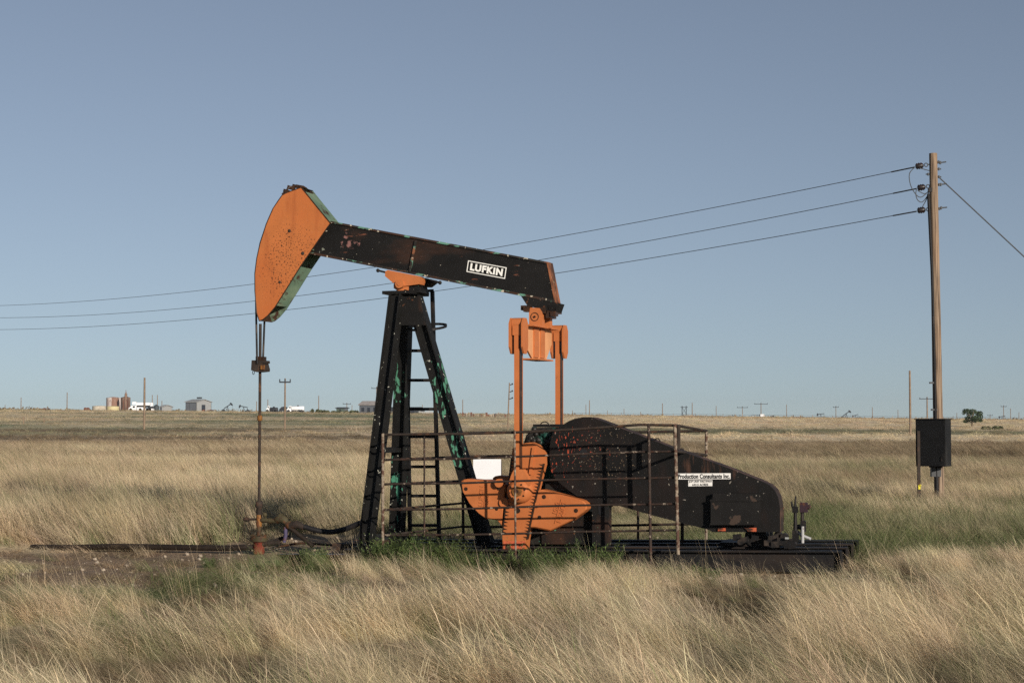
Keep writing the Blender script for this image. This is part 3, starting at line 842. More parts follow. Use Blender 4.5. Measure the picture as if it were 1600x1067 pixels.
# ---- horsehead
HW = .15
near_px = [(471, 293), (494, 321.5), (516.5, 349), (494, 381), (470, 416), (447, 453), (430, 480), (419, 493), (411, 499.5), (405.6, 501.5), (401.5, 489), (398.7, 455), (398.5, 428), (401.5, 404), (406.8, 380), (416.5, 350), (427, 326), (435, 314), (441, 305.5), (446, 302.5)]
hp = [P(x, y, -HW) for x, y in near_px]
m = MB(); m.prism(hp, -HW - .006, -HW + .006)
HH = m.build('horsehead', M['head_orange'], PJ)
m = MB()
hpf = [(p[0], p[1]) for p in hp]
m.prism(hpf, HW - .006, HW + .006)
m.build('far_side_plate', M['green'], HH)['label'] = 'faded green far side plate of the horsehead'
m = MB()                                     # curved front face carrying the wireline
fr_ = hp[9:20] + [hp[0]]
for i in range(len(fr_) - 1):
    p, q_ = fr_[i], fr_[i + 1]
    a4 = [Vector((p[0], -HW + .006, p[1])), Vector((q_[0], -HW + .006, q_[1])), Vector((q_[0], HW - .006, q_[1])), Vector((p[0], HW - .006, p[1]))]
    nv = Vector((1, 0, 0)) * .012
    m.add(a4 + [k + nv for k in a4], [(0, 1, 2, 3), (7, 6, 5, 4), (0, 4, 5, 1), (1, 5, 6, 2), (2, 6, 7, 3), (3, 7, 4, 0)])
m.build('front_plate', M['grease_and_shade'], HH)
m = MB()                                     # thin dark edging round the near plate
N_ = len(hp)
for i in range(N_):
    m.tube([(hp[i][0], -HW - .005, hp[i][1]), (hp[(i + 1) % N_][0], -HW - .005, hp[(i + 1) % N_][1])], .0065, 5, cap=False)
m.build('plate_edge', M['grease_and_shade'], HH)
def cross(m, p, q_, t=.012):
    p = Vector((p[0], 0, p[1])); q_ = Vector((q_[0], 0, q_[1])); m.beam(p, q_, 2 * HW - .014, t, SW)
each('diaphragm', M['green'], HH, [lambda m: cross(m, P(447, 372, -HW), P(487, 390, -HW)), lambda m: cross(m, P(431, 476, -HW), P(421, 471, -HW), .02)])
m = MB(); cross(m, P(476, 300, -HW), P(514, 346.5, -HW), .01)
m.build('back_cover', M['green'], HH)
m = MB()
for (x, y, w, r) in ((448, 297, -.09, .03), (455, 292, -.05, .035), (462, 289.5, .0, .03), (470, 291, .07, .03), (480, 296, .12, .03), (474, 292, -.02, .028)):
    m.box(PW(x, y + 2, w), (r * 2.2, r * 1.6, r * 1.2), Matrix.Rotation(.3, 3, 'Y'))
m.tube([PW(441, 304, -.1), PW(452, 293, -.1), PW(463, 290, 0), PW(474, 292, .1), PW(489, 303, .12)], .012, 6)
m.build('cable_anchor', M['grease_and_shade'], HH)
for (x, y, r) in ((452, 361, .020), (473, 396, .022), (437, 441, .018)):
    m = MB(); m.lathe(PW(x, y, -HW - .006) - SW * .006, [(0, r * .6), (.004, r), (.007, r)], 8, SW); m.build('clip_bolt', M['rust'], HH)

# ---- bridle, carrier bar, polished rod
zc = P(405.5, 563, 0)[1]
def front_pts(w, px_list): return [PW(x, y, w) for x, y in px_list]
m = MB()
s_f = P(402.5, 470, 0)[0]
m.tube([PW(417, 350, -.075), PW(407, 380, -.075), PW(401.2, 410, -.075), PW(399.8, 450, -.075), PW(400.4, 500, -.075), PW(401.6, 560, -.075), PW(402, 568, -.075)], .013, 6)
m.build('bridle_cable', M['dark_steel'], PJ)
m = MB()
m.tube([PW(414, 460, .07), PW(413.3, 500, .07), PW(411.0, 560, .07), PW(411, 568, .07)], .013, 6)
m.build('bridle_cable', M['dark_steel'], PJ)
m = MB()
m.prism([P(x, y, 0) for x, y in ((397.5, 563), (416, 563.5), (416.5, 567.5), (414, 568), (416.5, 577), (416, 580.5), (405, 581.5), (396.5, 578.5))], -.07, .09)
CB = m.build('carrier_bar', M['rust'], PJ)
m = MB(); m.box(PW(410.5, 574, -.08), (.04, .03, .05)); m.build('rod_clamp', M['amber'], CB)
m = MB(); c0 = PW(396, 582, -.03)
m.tube([c0 + Vector((math.cos(a) * .012, 0, math.sin(a) * .022)) for a in np.linspace(0, 2 * math.pi, 10)[:-1]], .004, 5, closed=True)
m.build('ring', M['dark_steel'], CB)
each('cable_socket', M['grease_and_shade'], CB, [lambda m: m.box(PW(404, 560.5, -.02), (.05, .05, .05)), lambda m: m.box(PW(412, 560.5, .02), (.045, .05, .045))])
m = MB()
srod = P(406.2, 600, 0)[0]
zrb = P(404.5, 785, 0)[1]
m.cyl((srod, 0, P(407, 506, 0)[1]), (srod, 0, zrb), .0165, n=10)
PR = m.build('polished_rod', M['rust'], PJ)
m = MB()
zk = P(405, 653, 0)[1]
m.lathe((srod, 0, zk - .03), [(0, .024), (.01, .03), (.05, .03), (.06, .022)], 10); m.build('rod_coupling', M['amber'], PR)
PRS = srod

# ---- motor, brake lever, switch box at the tail
m = MB()
c0 = PW(1186, 836, -.05); c0.z = skid_z(c0.x) + .10
m.tube([c0 - SW * .22, c0 + SW * .22], .105, 18)
for k in range(7):
    m.tube([c0 + SW * (-.19 + k * .06), c0 + SW * (-.165 + k * .06)], .115, 18)
MOT = m.build('motor', M['dark_steel'], PJ)
m = MB(); m.box((c0.x - .12, 0, skid_z(c0.x) + .02), (.5, .5, .035)); m.build('motor_mount', M['skid'], MOT)
for (x, y, sz, w) in ((1152, 839, .05, -.40), (1164, 843, .045, -.45), (1180, 840, .04, -.42), (1210, 841, .06, -.42), (1222, 845, .055, -.48), (1212, 850, .05, -.5), (1236, 846, .05, -.3), (1200, 848, .045, -.48), (1230, 852, .04, -.55)):
    c1 = PW(x, y, w); m = MB(); m.box(c1, (sz * 1.6, sz * 1.3, sz * 1.2), Matrix.Rotation(random.uniform(-.3, .3), 3, 'Y')); m.build('motor_fitting', M['dark_steel'], MOT)
for (x, y, w, r) in ((1158, 846, -.48, .03), (1216, 836, -.35, .04), (1226, 838, -.4, .035), (1240, 850, -.45, .03)):
    c1 = PW(x, y, w); m = MB(); m.cyl(c1 - SW * .05, c1 + SW * .05, r, n=12); m.build('motor_fitting', M['dark_steel'], MOT)
m = MB(); m.box(PW(1229.5, 840.5, -.56), (.035, .01, .018)); m.build('motor_plate', M['galv'], MOT)
m = MB()
m.prism([P(x, y, -.1) for x, y in ((1217, 793), (1224.5, 792.5), (1225, 814.5), (1217, 815.5))], -.12, -.10)
m.build('rust_red_plate', paint('rust_red', (.26, .075, .045), .7, [dict(col=RUST, scale=9, lo=.5, hi=.6)]), PJ)
m = MB()
m.tube([PW(1243, 850, -.3), PW(1242.5, 800, -.3), PW(1243, 775, -.3)], [.026, .016, .008], 8)
m.tube([PW(1242.5, 800, -.3), PW(1238, 791, -.3), PW(1236.5, 783, -.3)], [.014, .012, .008], 6)
m.box(PW(1242.5, 796, -.3), (.055, .04, .06))
m.box(PW(1243, 838, -.3), (.06, .05, .12))
m.box(PW(1250, 823, -.28), (.1, .03, .05))
m.build('brake_lever', M['dark_steel'], PJ)
m = MB()
m.box(PW(1256, 792.5, -.3), (.075, .07, .095)); m.cyl(PW(1261, 792, -.3) - SX * .01, PW(1264.5, 792, -.3), .022, n=10)
m.tube([PW(1264, 788, -.3), PW(1267, 791, -.3), PW(1264, 795, -.3)], .006, 5)
SB = m.build('switch_box', paint('plum_box', (.035, .02, .026), .5, [dict(col=RUST, scale=9, lo=.55, hi=.65)]), PJ)
m = MB(); m.cyl(PW(1253.5, 800, -.3), PW(1253.5, 830, -.3), .018, n=8); m.box(PW(1255, 822, -.3), (.05, .05, .11)); m.build('switch_post', M['dark_steel'], SB)
m = MB(); m.cyl(PW(1254, 822, -.34), PW(1254, 848, -.34), .016, n=10); m.tube([PW(1246, 830, -.3), PW(1252, 836, -.3), PW(1267, 842, -.3)], .016, 8); m.build('conduit', paint('grey_conduit', (.33, .33, .33), .5, [dict(col=RUST, scale=20, lo=.6, hi=.68)]), SB)

# ================================================================== GUARD FENCE
GF = thing('guard_fence', 'rusty pipe guard fence of rails and posts round the orange cranks and belt guard', 'guard fence',
           tuple(O), -TH, local=True)
FW = -.98
yl = [679, 718.5, 756.5, 796.5, 836]; yr = [664.5, 705, 746, 787, 828]
ymid = [675.5, 713.5, 751.5, 792, 833.5]
sFL = P(599, 760, FW)[0]; sFR = P(1055.5, 745, FW)[0]
mats = ['rust', 'pipe_rust', 'pipe_rust', 'pipe_rust', 'pipe_rust']
for k in range(5):
    m = MB()
    pts_ = [PW(599, yl[k], FW), PW(725, (yl[k] + ymid[k]) / 2 + .5, FW), PW(804, ymid[k], FW), PW(900, ymid[k] + (yr[k] - ymid[k]) * .35 - 1, FW), PW(1000, yr[k] + (1.0 if k else -1), FW), PW(1056, yr[k], FW)]
    m.tube(pts_, .011 if k else .013, 8)
    m.build('rail', M[mats[k]], GF)
def fpost(x, y0, y1, w, r, mat, x1=None, zb=None):
    m = MB()
    p0 = PW(x, y0, w); p1 = PW(x if x1 is None else x1, y1, w)
    if zb is not None: p1.z = zb
    m.tube([p0, p0.lerp(p1, .5), p1], r, 8); m.build('post', M[mat], GF)
fpost(598, 677, 862, FW - .02, .017, 'pale_pipe')
fpost(663, 682, 838, FW - .025, .010, 'pipe_rust')
fpost(804, 672, 905, FW - .035, .011, 'pale_pipe', 806)
fpost(1013.5, 664, 900, FW - .03, .0155, 'pipe_rust', 1017)
fpost(1054.5, 663, 866, FW - .03, .018, 'pale_pipe', 1059.5)
fpost(1060, 664, 702, FW + .05, .02, 'rust')
# side and back runs
BWK = 1.05
for k in range(5):
    pa = PW(601, yl[k], FW); pb = PW(721, (676.5, 713, 751, 786, 822.5)[k], BWK)
    m = MB(); m.tube([pa, pb], .0125, 8); m.build('rail', M['rust'], GF)
    pc = PW(1104, (673, 711, 748, 784, 818)[k], BWK)
    pf = PW(1056, yr[k], FW)
    if k < 2:
        m = MB(); m.tube([pf, pc], .0145, 8); m.build('rail', M['rust'], GF)
    m = MB(); m.tube([pb, PW(805, (675, 712, 750, 786, 823)[k], BWK), PW(1000, (675, 711, 749, 785, 820)[k], BWK), pc], .014, 8); m.build('rail', M['rust'], GF)
fpost(722, 674, 845, BWK, .017, 'rust', 724)
fpost(1103.5, 672, 848, BWK, .016, 'pale_pipe')
fpost(997, 674, 846, BWK, .014, 'pipe_rust')
fpost(1066, 700, 848, .2, .018, 'rust')
fpost(838, 674, 846, BWK, .014, 'pipe_rust')

# ================================================================== WELLHEAD AND LINES
zg = P(404, 868, 0)[1]
wpos = O + U * PRS
WH = thing('wellhead', 'rusty wellhead with a red casing head, amber tee and side valve under the polished rod', 'wellhead', (wpos[0], wpos[1], zg), -TH, local=True)
def wz(y): return P(404, y, 0)[1] - zg
def ws(x): return P(x, 820, 0)[0] - PRS
def WPt(x, y, w=0): return Vector((ws(x), w, wz(y)))
m = MB(); m.lathe((0, 0, wz(865)), [(0, .06), (wz(862) - wz(865), .065), (wz(847) - wz(865), .062), (wz(845.5) - wz(865), .085)], 18)
CH = m.build('casing_head', M['red_cast'], WH)
m = MB()
m.cyl(WPt(401, 854.5), WPt(386, 855), .03, n=12); m.lathe(WPt(386, 855), [(0, .036), (.02, .036)], 12, (-1, 0, 0))
m.cyl(WPt(408, 850), WPt(436, 846), .03, n=12)
m.lathe(WPt(420, 848.5), [(0, .036), (.02, .036)], 12, (1, 0, .1))
m.build('side_outlet', M['rust'], CH)
m = MB(); m.lathe((0, 0, wz(845.5)), [(0, .095), (wz(842) - wz(845.5), .10), (wz(837) - wz(845.5), .097)], 20)
for k in range(8):
    a_ = k * math.pi / 4; m.box((math.cos(a_) * .08, math.sin(a_) * .08, wz(836)), (.022, .022, .02))
m.build('flange', M['olive'], WH)
m = MB(); m.cyl((0, 0, wz(838)), (0, 0, wz(821)), .028, n=14); m.build('riser', M['olive'], WH)
m = MB(); m.lathe((0, 0, wz(822)), [(0, .033), (.09, .033), (wz(804) - wz(822), .031)], 14); m.build('pumping_tee', M['amber'], WH)
m = MB(); m.lathe((0, 0, wz(804)), [(0, .03), (wz(793) - wz(804), .032), (wz(792) - wz(804), .044), (wz(784) - wz(804), .042), (wz(782.5) - wz(804), .03)], 14); m.build('stuffing_box', M['rust'], WH)
m = MB(); m.cyl(WPt(402, 811), WPt(388, 811.5), .013, n=8); m.lathe(WPt(388, 811.5), [(0, .022), (.03, .026), (.045, .022), (.06, .02)], 8, (-1, 0, 0)); m.build('bleeder_valve', M['rust'], WH)
m = MB(); m.cyl(WPt(405, 812), WPt(435, 813.5), .026, n=12)
m.lathe(WPt(421, 813), [(0, .032), (.03, .032)], 10, (1, 0, -.05)); m.build('outlet_pipe', M['olive'], WH)
m = MB(); m.ball(WPt(415.5, 803.5, -.03), .028, 10); m.cyl(WPt(415.5, 803.5, -.03), WPt(416, 812), .01, n=6); m.build('gauge', M['olive'], WH)
m = MB(); m.tube([WPt(431, 813), WPt(433, 811), WPt(437, 809.5), WPt(441, 809.5), WPt(445, 812), WPt(447, 816)], [.03, .042, .05, .05, .046, .03], 12)
m.lathe(WPt(438, 809), [(0, .045), (.05, .035), (.055, .02)], 6, (0, 0, 1)); m.build('check_valve', M['olive'], WH)
m = MB(); m.ball(WPt(450, 818), .042, 12, (1, 1, 1)); m.lathe(WPt(451, 818.5), [(0, .05), (.018, .05)], 8, (1, 0, -.3)); m.build('union', M['olive'], WH)
m = MB(); m.tube([WPt(452, 818), WPt(459, 819.5), WPt(464, 817.5), WPt(470, 820), WPt(475, 822.5)], [.028, .042, .046, .036, .030], 12); m.build('hose_coupling', M['rust'], WH)
m = MB(); m.tube([WPt(446, 822), WPt(446.5, 835), WPt(444, 846)], [.022, .022, .018], 10); m.build('drain_pipe', M['violet'], WH)
m = MB(); m.tube([WPt(422, 846, .1), WPt(434, 841, .12), WPt(446, 839, .12)], .025, 8); m.build('side_pipe', M['rust'], WH)

def line_thing(name, label, cat, mat, pts_, r, n=8, base=None, parts=None):
    """pts in pump-jack frame -> world thing of one mesh"""
    wp = [Vector(tuple(O + U * p.x + V * p.y)) * 1.0 + Vector((0, 0, p.z)) for p in pts_]
    m = MB(); m.tube(wp, r, n)
    o = m.build(name, mat, None, origin=tuple(wp[0])); return tag(o, label, cat)
def smooth(pts_, k=5):
    out = []
    for i in range(len(pts_) - 1):
        p0 = pts_[max(i - 1, 0)]; p1 = pts_[i]; p2 = pts_[i + 1]; p3 = pts_[min(i + 2, len(pts_) - 1)]
        for j in range(k):
            t = j / k
            out.append(.5 * ((2 * p1) + (p2 - p0) * t + (2 * p0 - 5 * p1 + 4 * p2 - p3) * t * t + (3 * p1 - p0 - 3 * p2 + p3) * t ** 3))
    out.append(pts_[-1]); return out
line_thing('rubber_hose', 'thick black rubber hose sagging from the wellhead coupling toward the pump jack leg', 'hose', M['rubber'],
           smooth([PW(475, 822.5, 0), PW(490, 827, .02), PW(505, 830, .05), PW(520, 830.5, .08), PW(540, 826, .1), PW(560, 818, .1), PW(578, 812, .1)]), .030, 10)
line_thing('slanting_pipe', 'dark straight pipe slanting from the wellhead union down to the skid', 'pipe', M['flow'],
           [PW(451, 822, 0), PW(489, 853, 0)], .026, 10)
line_thing('flow_line', 'long dark flow line pipe lying on the dirt left of the wellhead', 'pipe', M['flow'],
           smooth([PW(50, 855, .25), PW(58, 854.5, .22), PW(110, 855, .15), PW(180, 853.5, .05), PW(250, 854.5, 0), PW(310, 855.5, -.02), PW(352, 856, -.02), PW(386, 854.8, 0)]), .034, 10)
line_thing('ground_cable', 'thin dark pipe trailing on the dirt right of the red casing head', 'pipe', M['grease_and_shade'],
           smooth([PW(420, 858, .1), PW(440, 853, .18), PW(470, 848.5, .25), PW(500, 850, .3), PW(530, 853, .3)]), .013, 6)
# ================================================================== POWER POLE, CABINET, WIRES
YP = 28.0
def W3(x, y, Y): return Vector(pt(x, y, Y))
pb_ = W3(1468, 786, YP); pb_.z = tz(pb_.x, YP) - .1
PP = thing('utility_pole', 'tall brown wooden utility pole carrying the black cabinet and three wires', 'utility pole', tuple(pb_))
ptop = W3(1458, 240, YP)
m = MB()
ang = [(-.1 + 2 * math.pi * k / 14) for k in range(14)]
m.tube([pb_, pb_.lerp(ptop, .3), pb_.lerp(ptop, .65), ptop], [.086, .082, .075, .068], 14)
PPs = m.build('shaft', M['wood'], PP)
def along(y): return pb_.lerp(ptop, (786 - y) / (786 - 240))
for y, xi in ((260, 1437), (293.5, 1440), (329, 1440)):
    c = W3(xi, y - .5, YP); q_ = along(y - 4)
    m = MB()
    d = (q_ - c).normalized()
    m.lathe(c - d * .07, [(0, .03), (.02, .055), (.04, .045), (.06, .058), (.08, .045), (.10, .055), (.13, .03)], 10, d)
    INS = m.build('insulator', M['insul'], PP)
    m = MB(); e0 = c + d * .07
    m.tube([e0 + d * .04 + Vector((math.cos(a) * .03, 0, math.sin(a) * .03)) for a in np.linspace(0, 6.283, 9)[:-1]], .009, 5, closed=True)
    m.tube([e0 + d * .06, q_ + d * .22], .011, 6); m.box(q_ + d * .12, (.02, .05, .05))
    m.build('eye_bolt', M['wire'], INS)
m = MB()
for y, s_ in ((253, 1), (264, 1), (276, 1), (288, 1), (325, 1), (272, -1)):
    c = along(y); m.tube([c, c + Vector((.13 * s_, 0, .0))], .011, 6); m.box(c + Vector((.09 * s_, 0, 0)), (.02, .045, .045))
m.build('through_bolt', M['wire'], PP)
m = MB()
m.tube([W3(1450.5, 303, YP - .1), W3(1456, 420, YP - .1), W3(1460, 560, YP - .1), W3(1462, 660, YP - .1)], .024, 8)
m.box(W3(1453, 297, YP - .08), (.06, .06, .07))
m.tube([W3(1462.5, 728, YP - .12), W3(1464.5, 784, YP - .12)], .035, 8)
m.build('conduit', M['rubber'], PP)
m = MB()
for pts_ in (((1429, 262), (1421, 272), (1423, 290), (1432, 305), (1440, 308), (1451, 299)), ((1432, 296), (1431, 304), (1434, 313), (1441, 316), (1448, 308), (1452, 299)), ((1441, 324), (1447, 313), (1452, 300)), ((1437, 263), (1452, 267)), ((1434, 298), (1444, 303), (1451, 300))):
    m.tube(smooth([W3(x, y, YP - .06) for x, y in pts_], 4), .0075, 5)
m.build('jumper_wire', M['wire'], PP)
m = MB(); m.box(W3(1459.5, 640, YP - .09), (.1, .05, .03)); m.box(W3(1457, 598, YP - .09), (.1, .05, .03)); m.box(W3(1462, 735, YP - .1), (.16, .1, .2)); m.build('conduit_strap', M['wire'], PP)

# cabinet
cb_c = W3(1458.5, 692, YP - .32)
az = R(-33)
CBn = thing('electrical_cabinet', 'black metal electrical cabinet fixed to the tall wooden pole', 'electrical cabinet', (cb_c.x, cb_c.y, cb_c.z - .385), az, local=True)
m = MB(); m.box((0, 0, .39), (.50, .30, .775)); CBo = m.build('cabinet_body', M['cabinet'], CBn)
m = MB(); m.box((0, -.158, .39), (.485, .014, .76)); CD = m.build('door', M['cabinet'], CBn)
m = MB(); m.box((.19, -.172, .13), (.02, .014, .07)); m.build('handle', M['dark_steel'], CD)
m = MB(); m.box((0, -.01, .782), (.53, .35, .014)); m.build('rain_hood', M['cabinet'], CBn)
m = MB(); m.box((.1, 0, -.012), (.08, .08, .03)); m.box((-.05, 0, -.008), (.05, .05, .02)); m.build('conduit_hub', M['dark_steel'], CBn)
pp_ = W3(1435.5, 725, YP - .35)
gz_ = tz(pp_.x, pp_.y) - .05
CPp = thing('cabinet_post', 'thin rusty post with a yellow tag standing under the black cabinet', 'post', (pp_.x, pp_.y, gz_))
m = MB(); m.box((pp_.x, pp_.y, (gz_ + pp_.z + .55) / 2), (.045, .045, pp_.z + .55 - gz_)); m.build('post', M['rust'], CPp)
c = W3(1436.5, 761, YP - .39); m = MB(); m.box(c, (.035, .012, .07)); m.box(c + Vector((.015, 0, .03)), (.03, .012, .03)); m.build('tag', M['yellow'], CPp)

# wires: from the pole away to the left, each sagging between poles
def wire(y_ins, xi, pts_, lab, r=.0062):
    A = W3(xi - 8, y_ins + 1.5, YP)
    YE = 78.0; xe = -300
    best = None
    (x1, y1), (x2, y2) = pts_
    # straight run to a point over the end pole in plan; sag and end height solved from two sightings
    E = np.array(pt(xe, 500, YE))[:2]
    A2 = np.array([A.x, A.y])
    def tsol(px):
        lo, hi = 0, 1
        for _ in range(50):
            mid = (lo + hi) / 2; q_ = A2 + (E - A2) * mid
            t_ = 800 + F * q_[0] / (q_[1] * math.cos(PHI) + 2 * math.sin(PHI))
            if t_ > px: lo = mid
            else: hi = mid
        return lo
    rows = []; rhs = []
    for (x, y) in pts_:
        t = tsol(x); Y = A2[1] + (E[1] - A2[1]) * t
        z = pt(x, y, Y)[2]
        rows.append([t, -4 * t * (1 - t)]); rhs.append(z - A.z * (1 - t))
    zE_, sag = np.linalg.solve(np.array(rows), np.array(rhs))
    out = []
    for t in np.linspace(0, 1, 40):
        q_ = A2 + (E - A2) * t
        out.append(Vector((q_[0], q_[1], A.z * (1 - t) + zE_ * t - 4 * sag * t * (1 - t))))
    m = MB(); m.tube(out, r, 6)
    m.tube(out[:1] + [out[0].lerp(out[1], .3)], r * 1.9, 6)
    o = m.build('overhead_wire', M['wire'], None, origin=tuple(out[0])); tag(o, lab, 'wire', 'overhead wires to the wooden pole')
    return out
wire(260, 1437, ((760, 389.5), (0, 477.5)), 'uppermost of the three overhead wires running left from the wooden pole')
wire(293.5, 1440, ((860, 403.5), (0, 496.5)), 'middle of the three overhead wires running left from the wooden pole')
wire(329, 1440, ((870, 427), (0, 515)), 'lowest of the three overhead wires running left from the wooden pole')
g0 = W3(1468, 278, YP); g1 = W3(1600, 401, YP); gd = (g1 - g0).normalized()
gend = g0 + gd * ((g0.z) / -gd.z)
m = MB(); m.tube([g0, gend], .011, 6); o = m.build('guy_wire', M['wire'], None, origin=tuple(gend)); tag(o, 'single guy wire slanting down to the right from the wooden pole top', 'wire')

# blank white board behind the crank
wb_ = [W3(739.5, 717.5, 22.6), W3(783, 717, 22.6), W3(783, 749, 22.6), W3(739, 749, 22.6)]
c = sum(wb_, Vector()) / 4
WB = thing('notice_board', 'blank white notice board standing behind the orange counterweights', 'sign', (c.x + .15, c.y, tz(c.x, c.y) - .05))
m = MB(); m.box(c, ((wb_[1] - wb_[0]).length, .02, (wb_[1] - wb_[2]).length)); m.build('board', M['white_board'], WB)
m = MB(); m.box2((c.x + .15, c.y + .011, tz(c.x, c.y) - .05), (c.x + .20, c.y + .06, c.z + .1)); m.build('post', M['pipe_rust'], WB)

# ================================================================== DISTANT THINGS
def far_pole(px_, top, Y, lab, r=.14, arms=0, base_row=None, lean=0, group='distant utility poles on the plain', pins=False):
    if base_row: _, Y = ground_hit(px_, base_row)
    t_ = W3(px_, top, Y); z0 = tz(t_.x, Y) - .3
    if Y > 560: z0 = min(z0, t_.z - 5)
    b0 = Vector((t_.x - lean, Y, z0))
    o = thing('utility_pole', lab, 'utility pole', tuple(b0), group=group)
    m = MB(); m.tube([b0, t_], [r, r * .75], 7); m.build('shaft', M['pole_far'], o)
    if arms:
        m = MB()
        L = arms
        m.box(t_ + Vector((0, -.12, -.5)), (L, .14, .18))
        for k in (-.46, .0, .46): m.cyl(t_ + Vector((k * L, -.12, -.42)), t_ + Vector((k * L, -.12, -.1)), .07, n=6)
        m.build('crossarm', M['far_dark'], o)
    if pins:
        m = MB()
        for k in range(3):
            q_ = t_ + Vector((0, 0, -.3 - k * .9)); m.tube([q_, q_ + Vector((.35, 0, .1))], .06, 6); m.ball(q_ + Vector((.38, 0, .15)), .11, 6)
        m.build('insulator', M['far_dark'], o)
    return o
far_pole(226, 590, 0, 'lone bare pole in front of the white truck on the left', .16, base_row=671, pins=False)
far_pole(445.5, 591, 0, 'far pole with a crossarm beside the white tank truck', .13, arms=1.5, base_row=671)
far_pole(796, 598, 0, 'leaning pole with side insulators just left of the near pitman arm', .10, base_row=672, lean=.25, pins=True)
far_pole(1421.5, 579, 0, 'tall bare pole left of the black cabinet', .13, base_row=680)
far_pole(1448.5, 620, 420, 'crossarm pole half behind the big wooden pole', .2, arms=4)
farp = [(33, 621, 620, 0), (105, 613, 560, 0), (238, 617, 600, 0), (246, 617, 590, 0), (253, 626, 600, 0), (401, 627, 600, 0), (418.5, 624, 600, 0), (498, 618, 560, 0),
        (542, 629, 620, 3), (588.5, 604, 480, 3), (723, 624, 600, 0), (894.5, 641, 620, 0), (915.5, 632, 600, 0), (921, 625, 590, 0), (949, 641, 640, 0), (975, 638, 640, 0),
        (1001, 643, 640, 0), (1035, 630, 600, 0), (1081.5, 629, 600, 0), (1119, 634, 640, 0), (1160, 634.5, 610, 4), (1189, 629, 610, 5), (1229, 632, 600, 0), (1306, 634, 600, 2),
        (1363, 636, 610, 0), (1403, 640, 620, 0), (1495, 645, 620, 0), (1568, 633, 600, 2), (1579, 638, 610, 0), (1592, 644, 620, 0), (8, 632, 640, 0), (550, 633, 630, 0), (660, 632, 600, 0), (1547, 647, 640, 2)]
nm = ['first', 'second']
for i, (x, top, Y, arms) in enumerate(farp):
    ref = 'above the horizon '
    if x < 150: w_ = 'left of the storage tanks' if x > 50 else 'at the far left edge'
    far_names = {33: 'faint pole on the horizon near the far left edge', 105: 'bare far pole standing alone left of the storage tanks', 238: 'far pole directly right of the white service truck',
                 246: 'far pole above the dark round tank beside the truck', 253: 'short far pole right of the dark round tank', 401: 'thin far pole just left of the polished rod', 418.5: 'far pole above the black tank truck cab',
                 498: 'tall thin far pole above the green brush', 542: 'small far cross-shaped pole between green hut and grey house', 588.5: 'crossarm pole behind the near front leg of the pump jack',
                 723: 'faint far pole right of the pump jack rear leg', 894.5: 'short far pole just right of the far pitman arm', 915.5: 'lower of two close far poles above the belt guard top', 921: 'taller of two close far poles above the belt guard top',
                 949: 'short far pole right of the belt guard hump', 975: 'far pole midway between belt guard hump and guard fence post', 1001: 'tiny far pole left of the guard fence mid post', 1035: 'far pole left of the lattice frame on the horizon',
                 1081.5: 'far pole right of the lattice frame on the horizon', 1119: 'faint far pole between the lattice frame and the crossarm pole', 1160: 'crossarm pole left of the white box on the horizon', 1189: 'pole with wide cross bars above the white box on the horizon',
                 1229: 'bare far pole right of the white box on the horizon', 1306: 'far pole just left of the tilted distant pump jack', 1363: 'far pole right of the two distant pump jacks at right', 1403: 'short far pole left of the tall bare pole',
                 1495: 'short far pole between the cabinet and the lone tree', 1568: 'far pole right of the lone tree with small crossarm', 1579: 'bare far pole second right of the lone tree', 1592: 'far pole at the right edge of the picture',
                 8: 'faint pole at the very left edge of the picture', 550: 'short far pole right of the cross-shaped pole', 660: 'far pole above the long dark shed behind the ladder', 1547: 'tiny far crossarm pole beside the lone tree'}
    far_pole(x, top, Y, far_names[x], .17 if top < 632 else .14, arms=arms)
# lattice frame
m = MB()
HF = W3(1069, 634, 600); zb = tz(HF.x, 600) - .4
HFt = thing('lattice_frame', 'small two legged lattice frame on the horizon right of the guard fence', 'pylon', (HF.x, 600, zb))
for k in (-.75, .75):
    m = MB(); m.tube([(HF.x + k, 600, zb), (HF.x + k, 600, HF.z)], .13, 6); m.build('leg', M['far_dark'], HFt)
m = MB()
m.box((HF.x, 600, HF.z - .5), (2.6, .2, .2))
for z0_, z1_ in ((zb, zb + 1.6), (zb + 1.6, HF.z - .5)):
    m.tube([(HF.x - .75, 600, z0_), (HF.x + .75, 600, z1_)], .06, 5); m.tube([(HF.x + .75, 600, z0_), (HF.x - .75, 600, z1_)], .06, 5)
m.build('bracing', M['far_dark'], HFt)

YT = 440.0
K = YT / F                      # metres per photo pixel out there
def gz(px_, Y=YT): return tz((px_ - 800) / F * Y, Y) - .15
def X_(px_, Y=YT): return (px_ - 800) / F * Y
def tank(px0, px1, top, Y, name, lab, mat, cone=0, pipe=False, group='oil storage tanks on the left horizon'):
    x0, x1 = X_(px0, Y), X_(px1, Y); r = (x1 - x0) / 2; cx = (x0 + x1) / 2
    zb = tz(cx, Y) - .3; zt_ = W3(px0, top, Y).z
    o = thing(name, lab, 'tank', (cx, Y, zb), group=group)
    m = MB(); m.tube([(cx, Y, zb), (cx, Y, zt_)], r, 28); m.build('shell', mat, o)
    m = MB(); m.tube([(cx, Y, zt_), (cx, Y, zt_ + max(cone, .12))], [r * 1.01, .15], 28); m.build('roof', mat, o)
    if pipe:
        m = MB(); m.tube([(cx - r * .7, Y - r * .8, zb), (cx - r * .7, Y - r * .8, zt_ + .3), (cx, Y, zt_ + .3)], .07, 6); m.build('pipe', M['far_rust'], o)
    return o
tank(166.5, 189, 621.5, 445, 'storage_tank', 'tall rust streaked white storage tank on the left', M['tank_rusty'], .35)
tank(189.5, 204, 621, 452, 'storage_tank', 'tall brown storage tank behind the rusty separator tower', M['tank_brown'], .3)
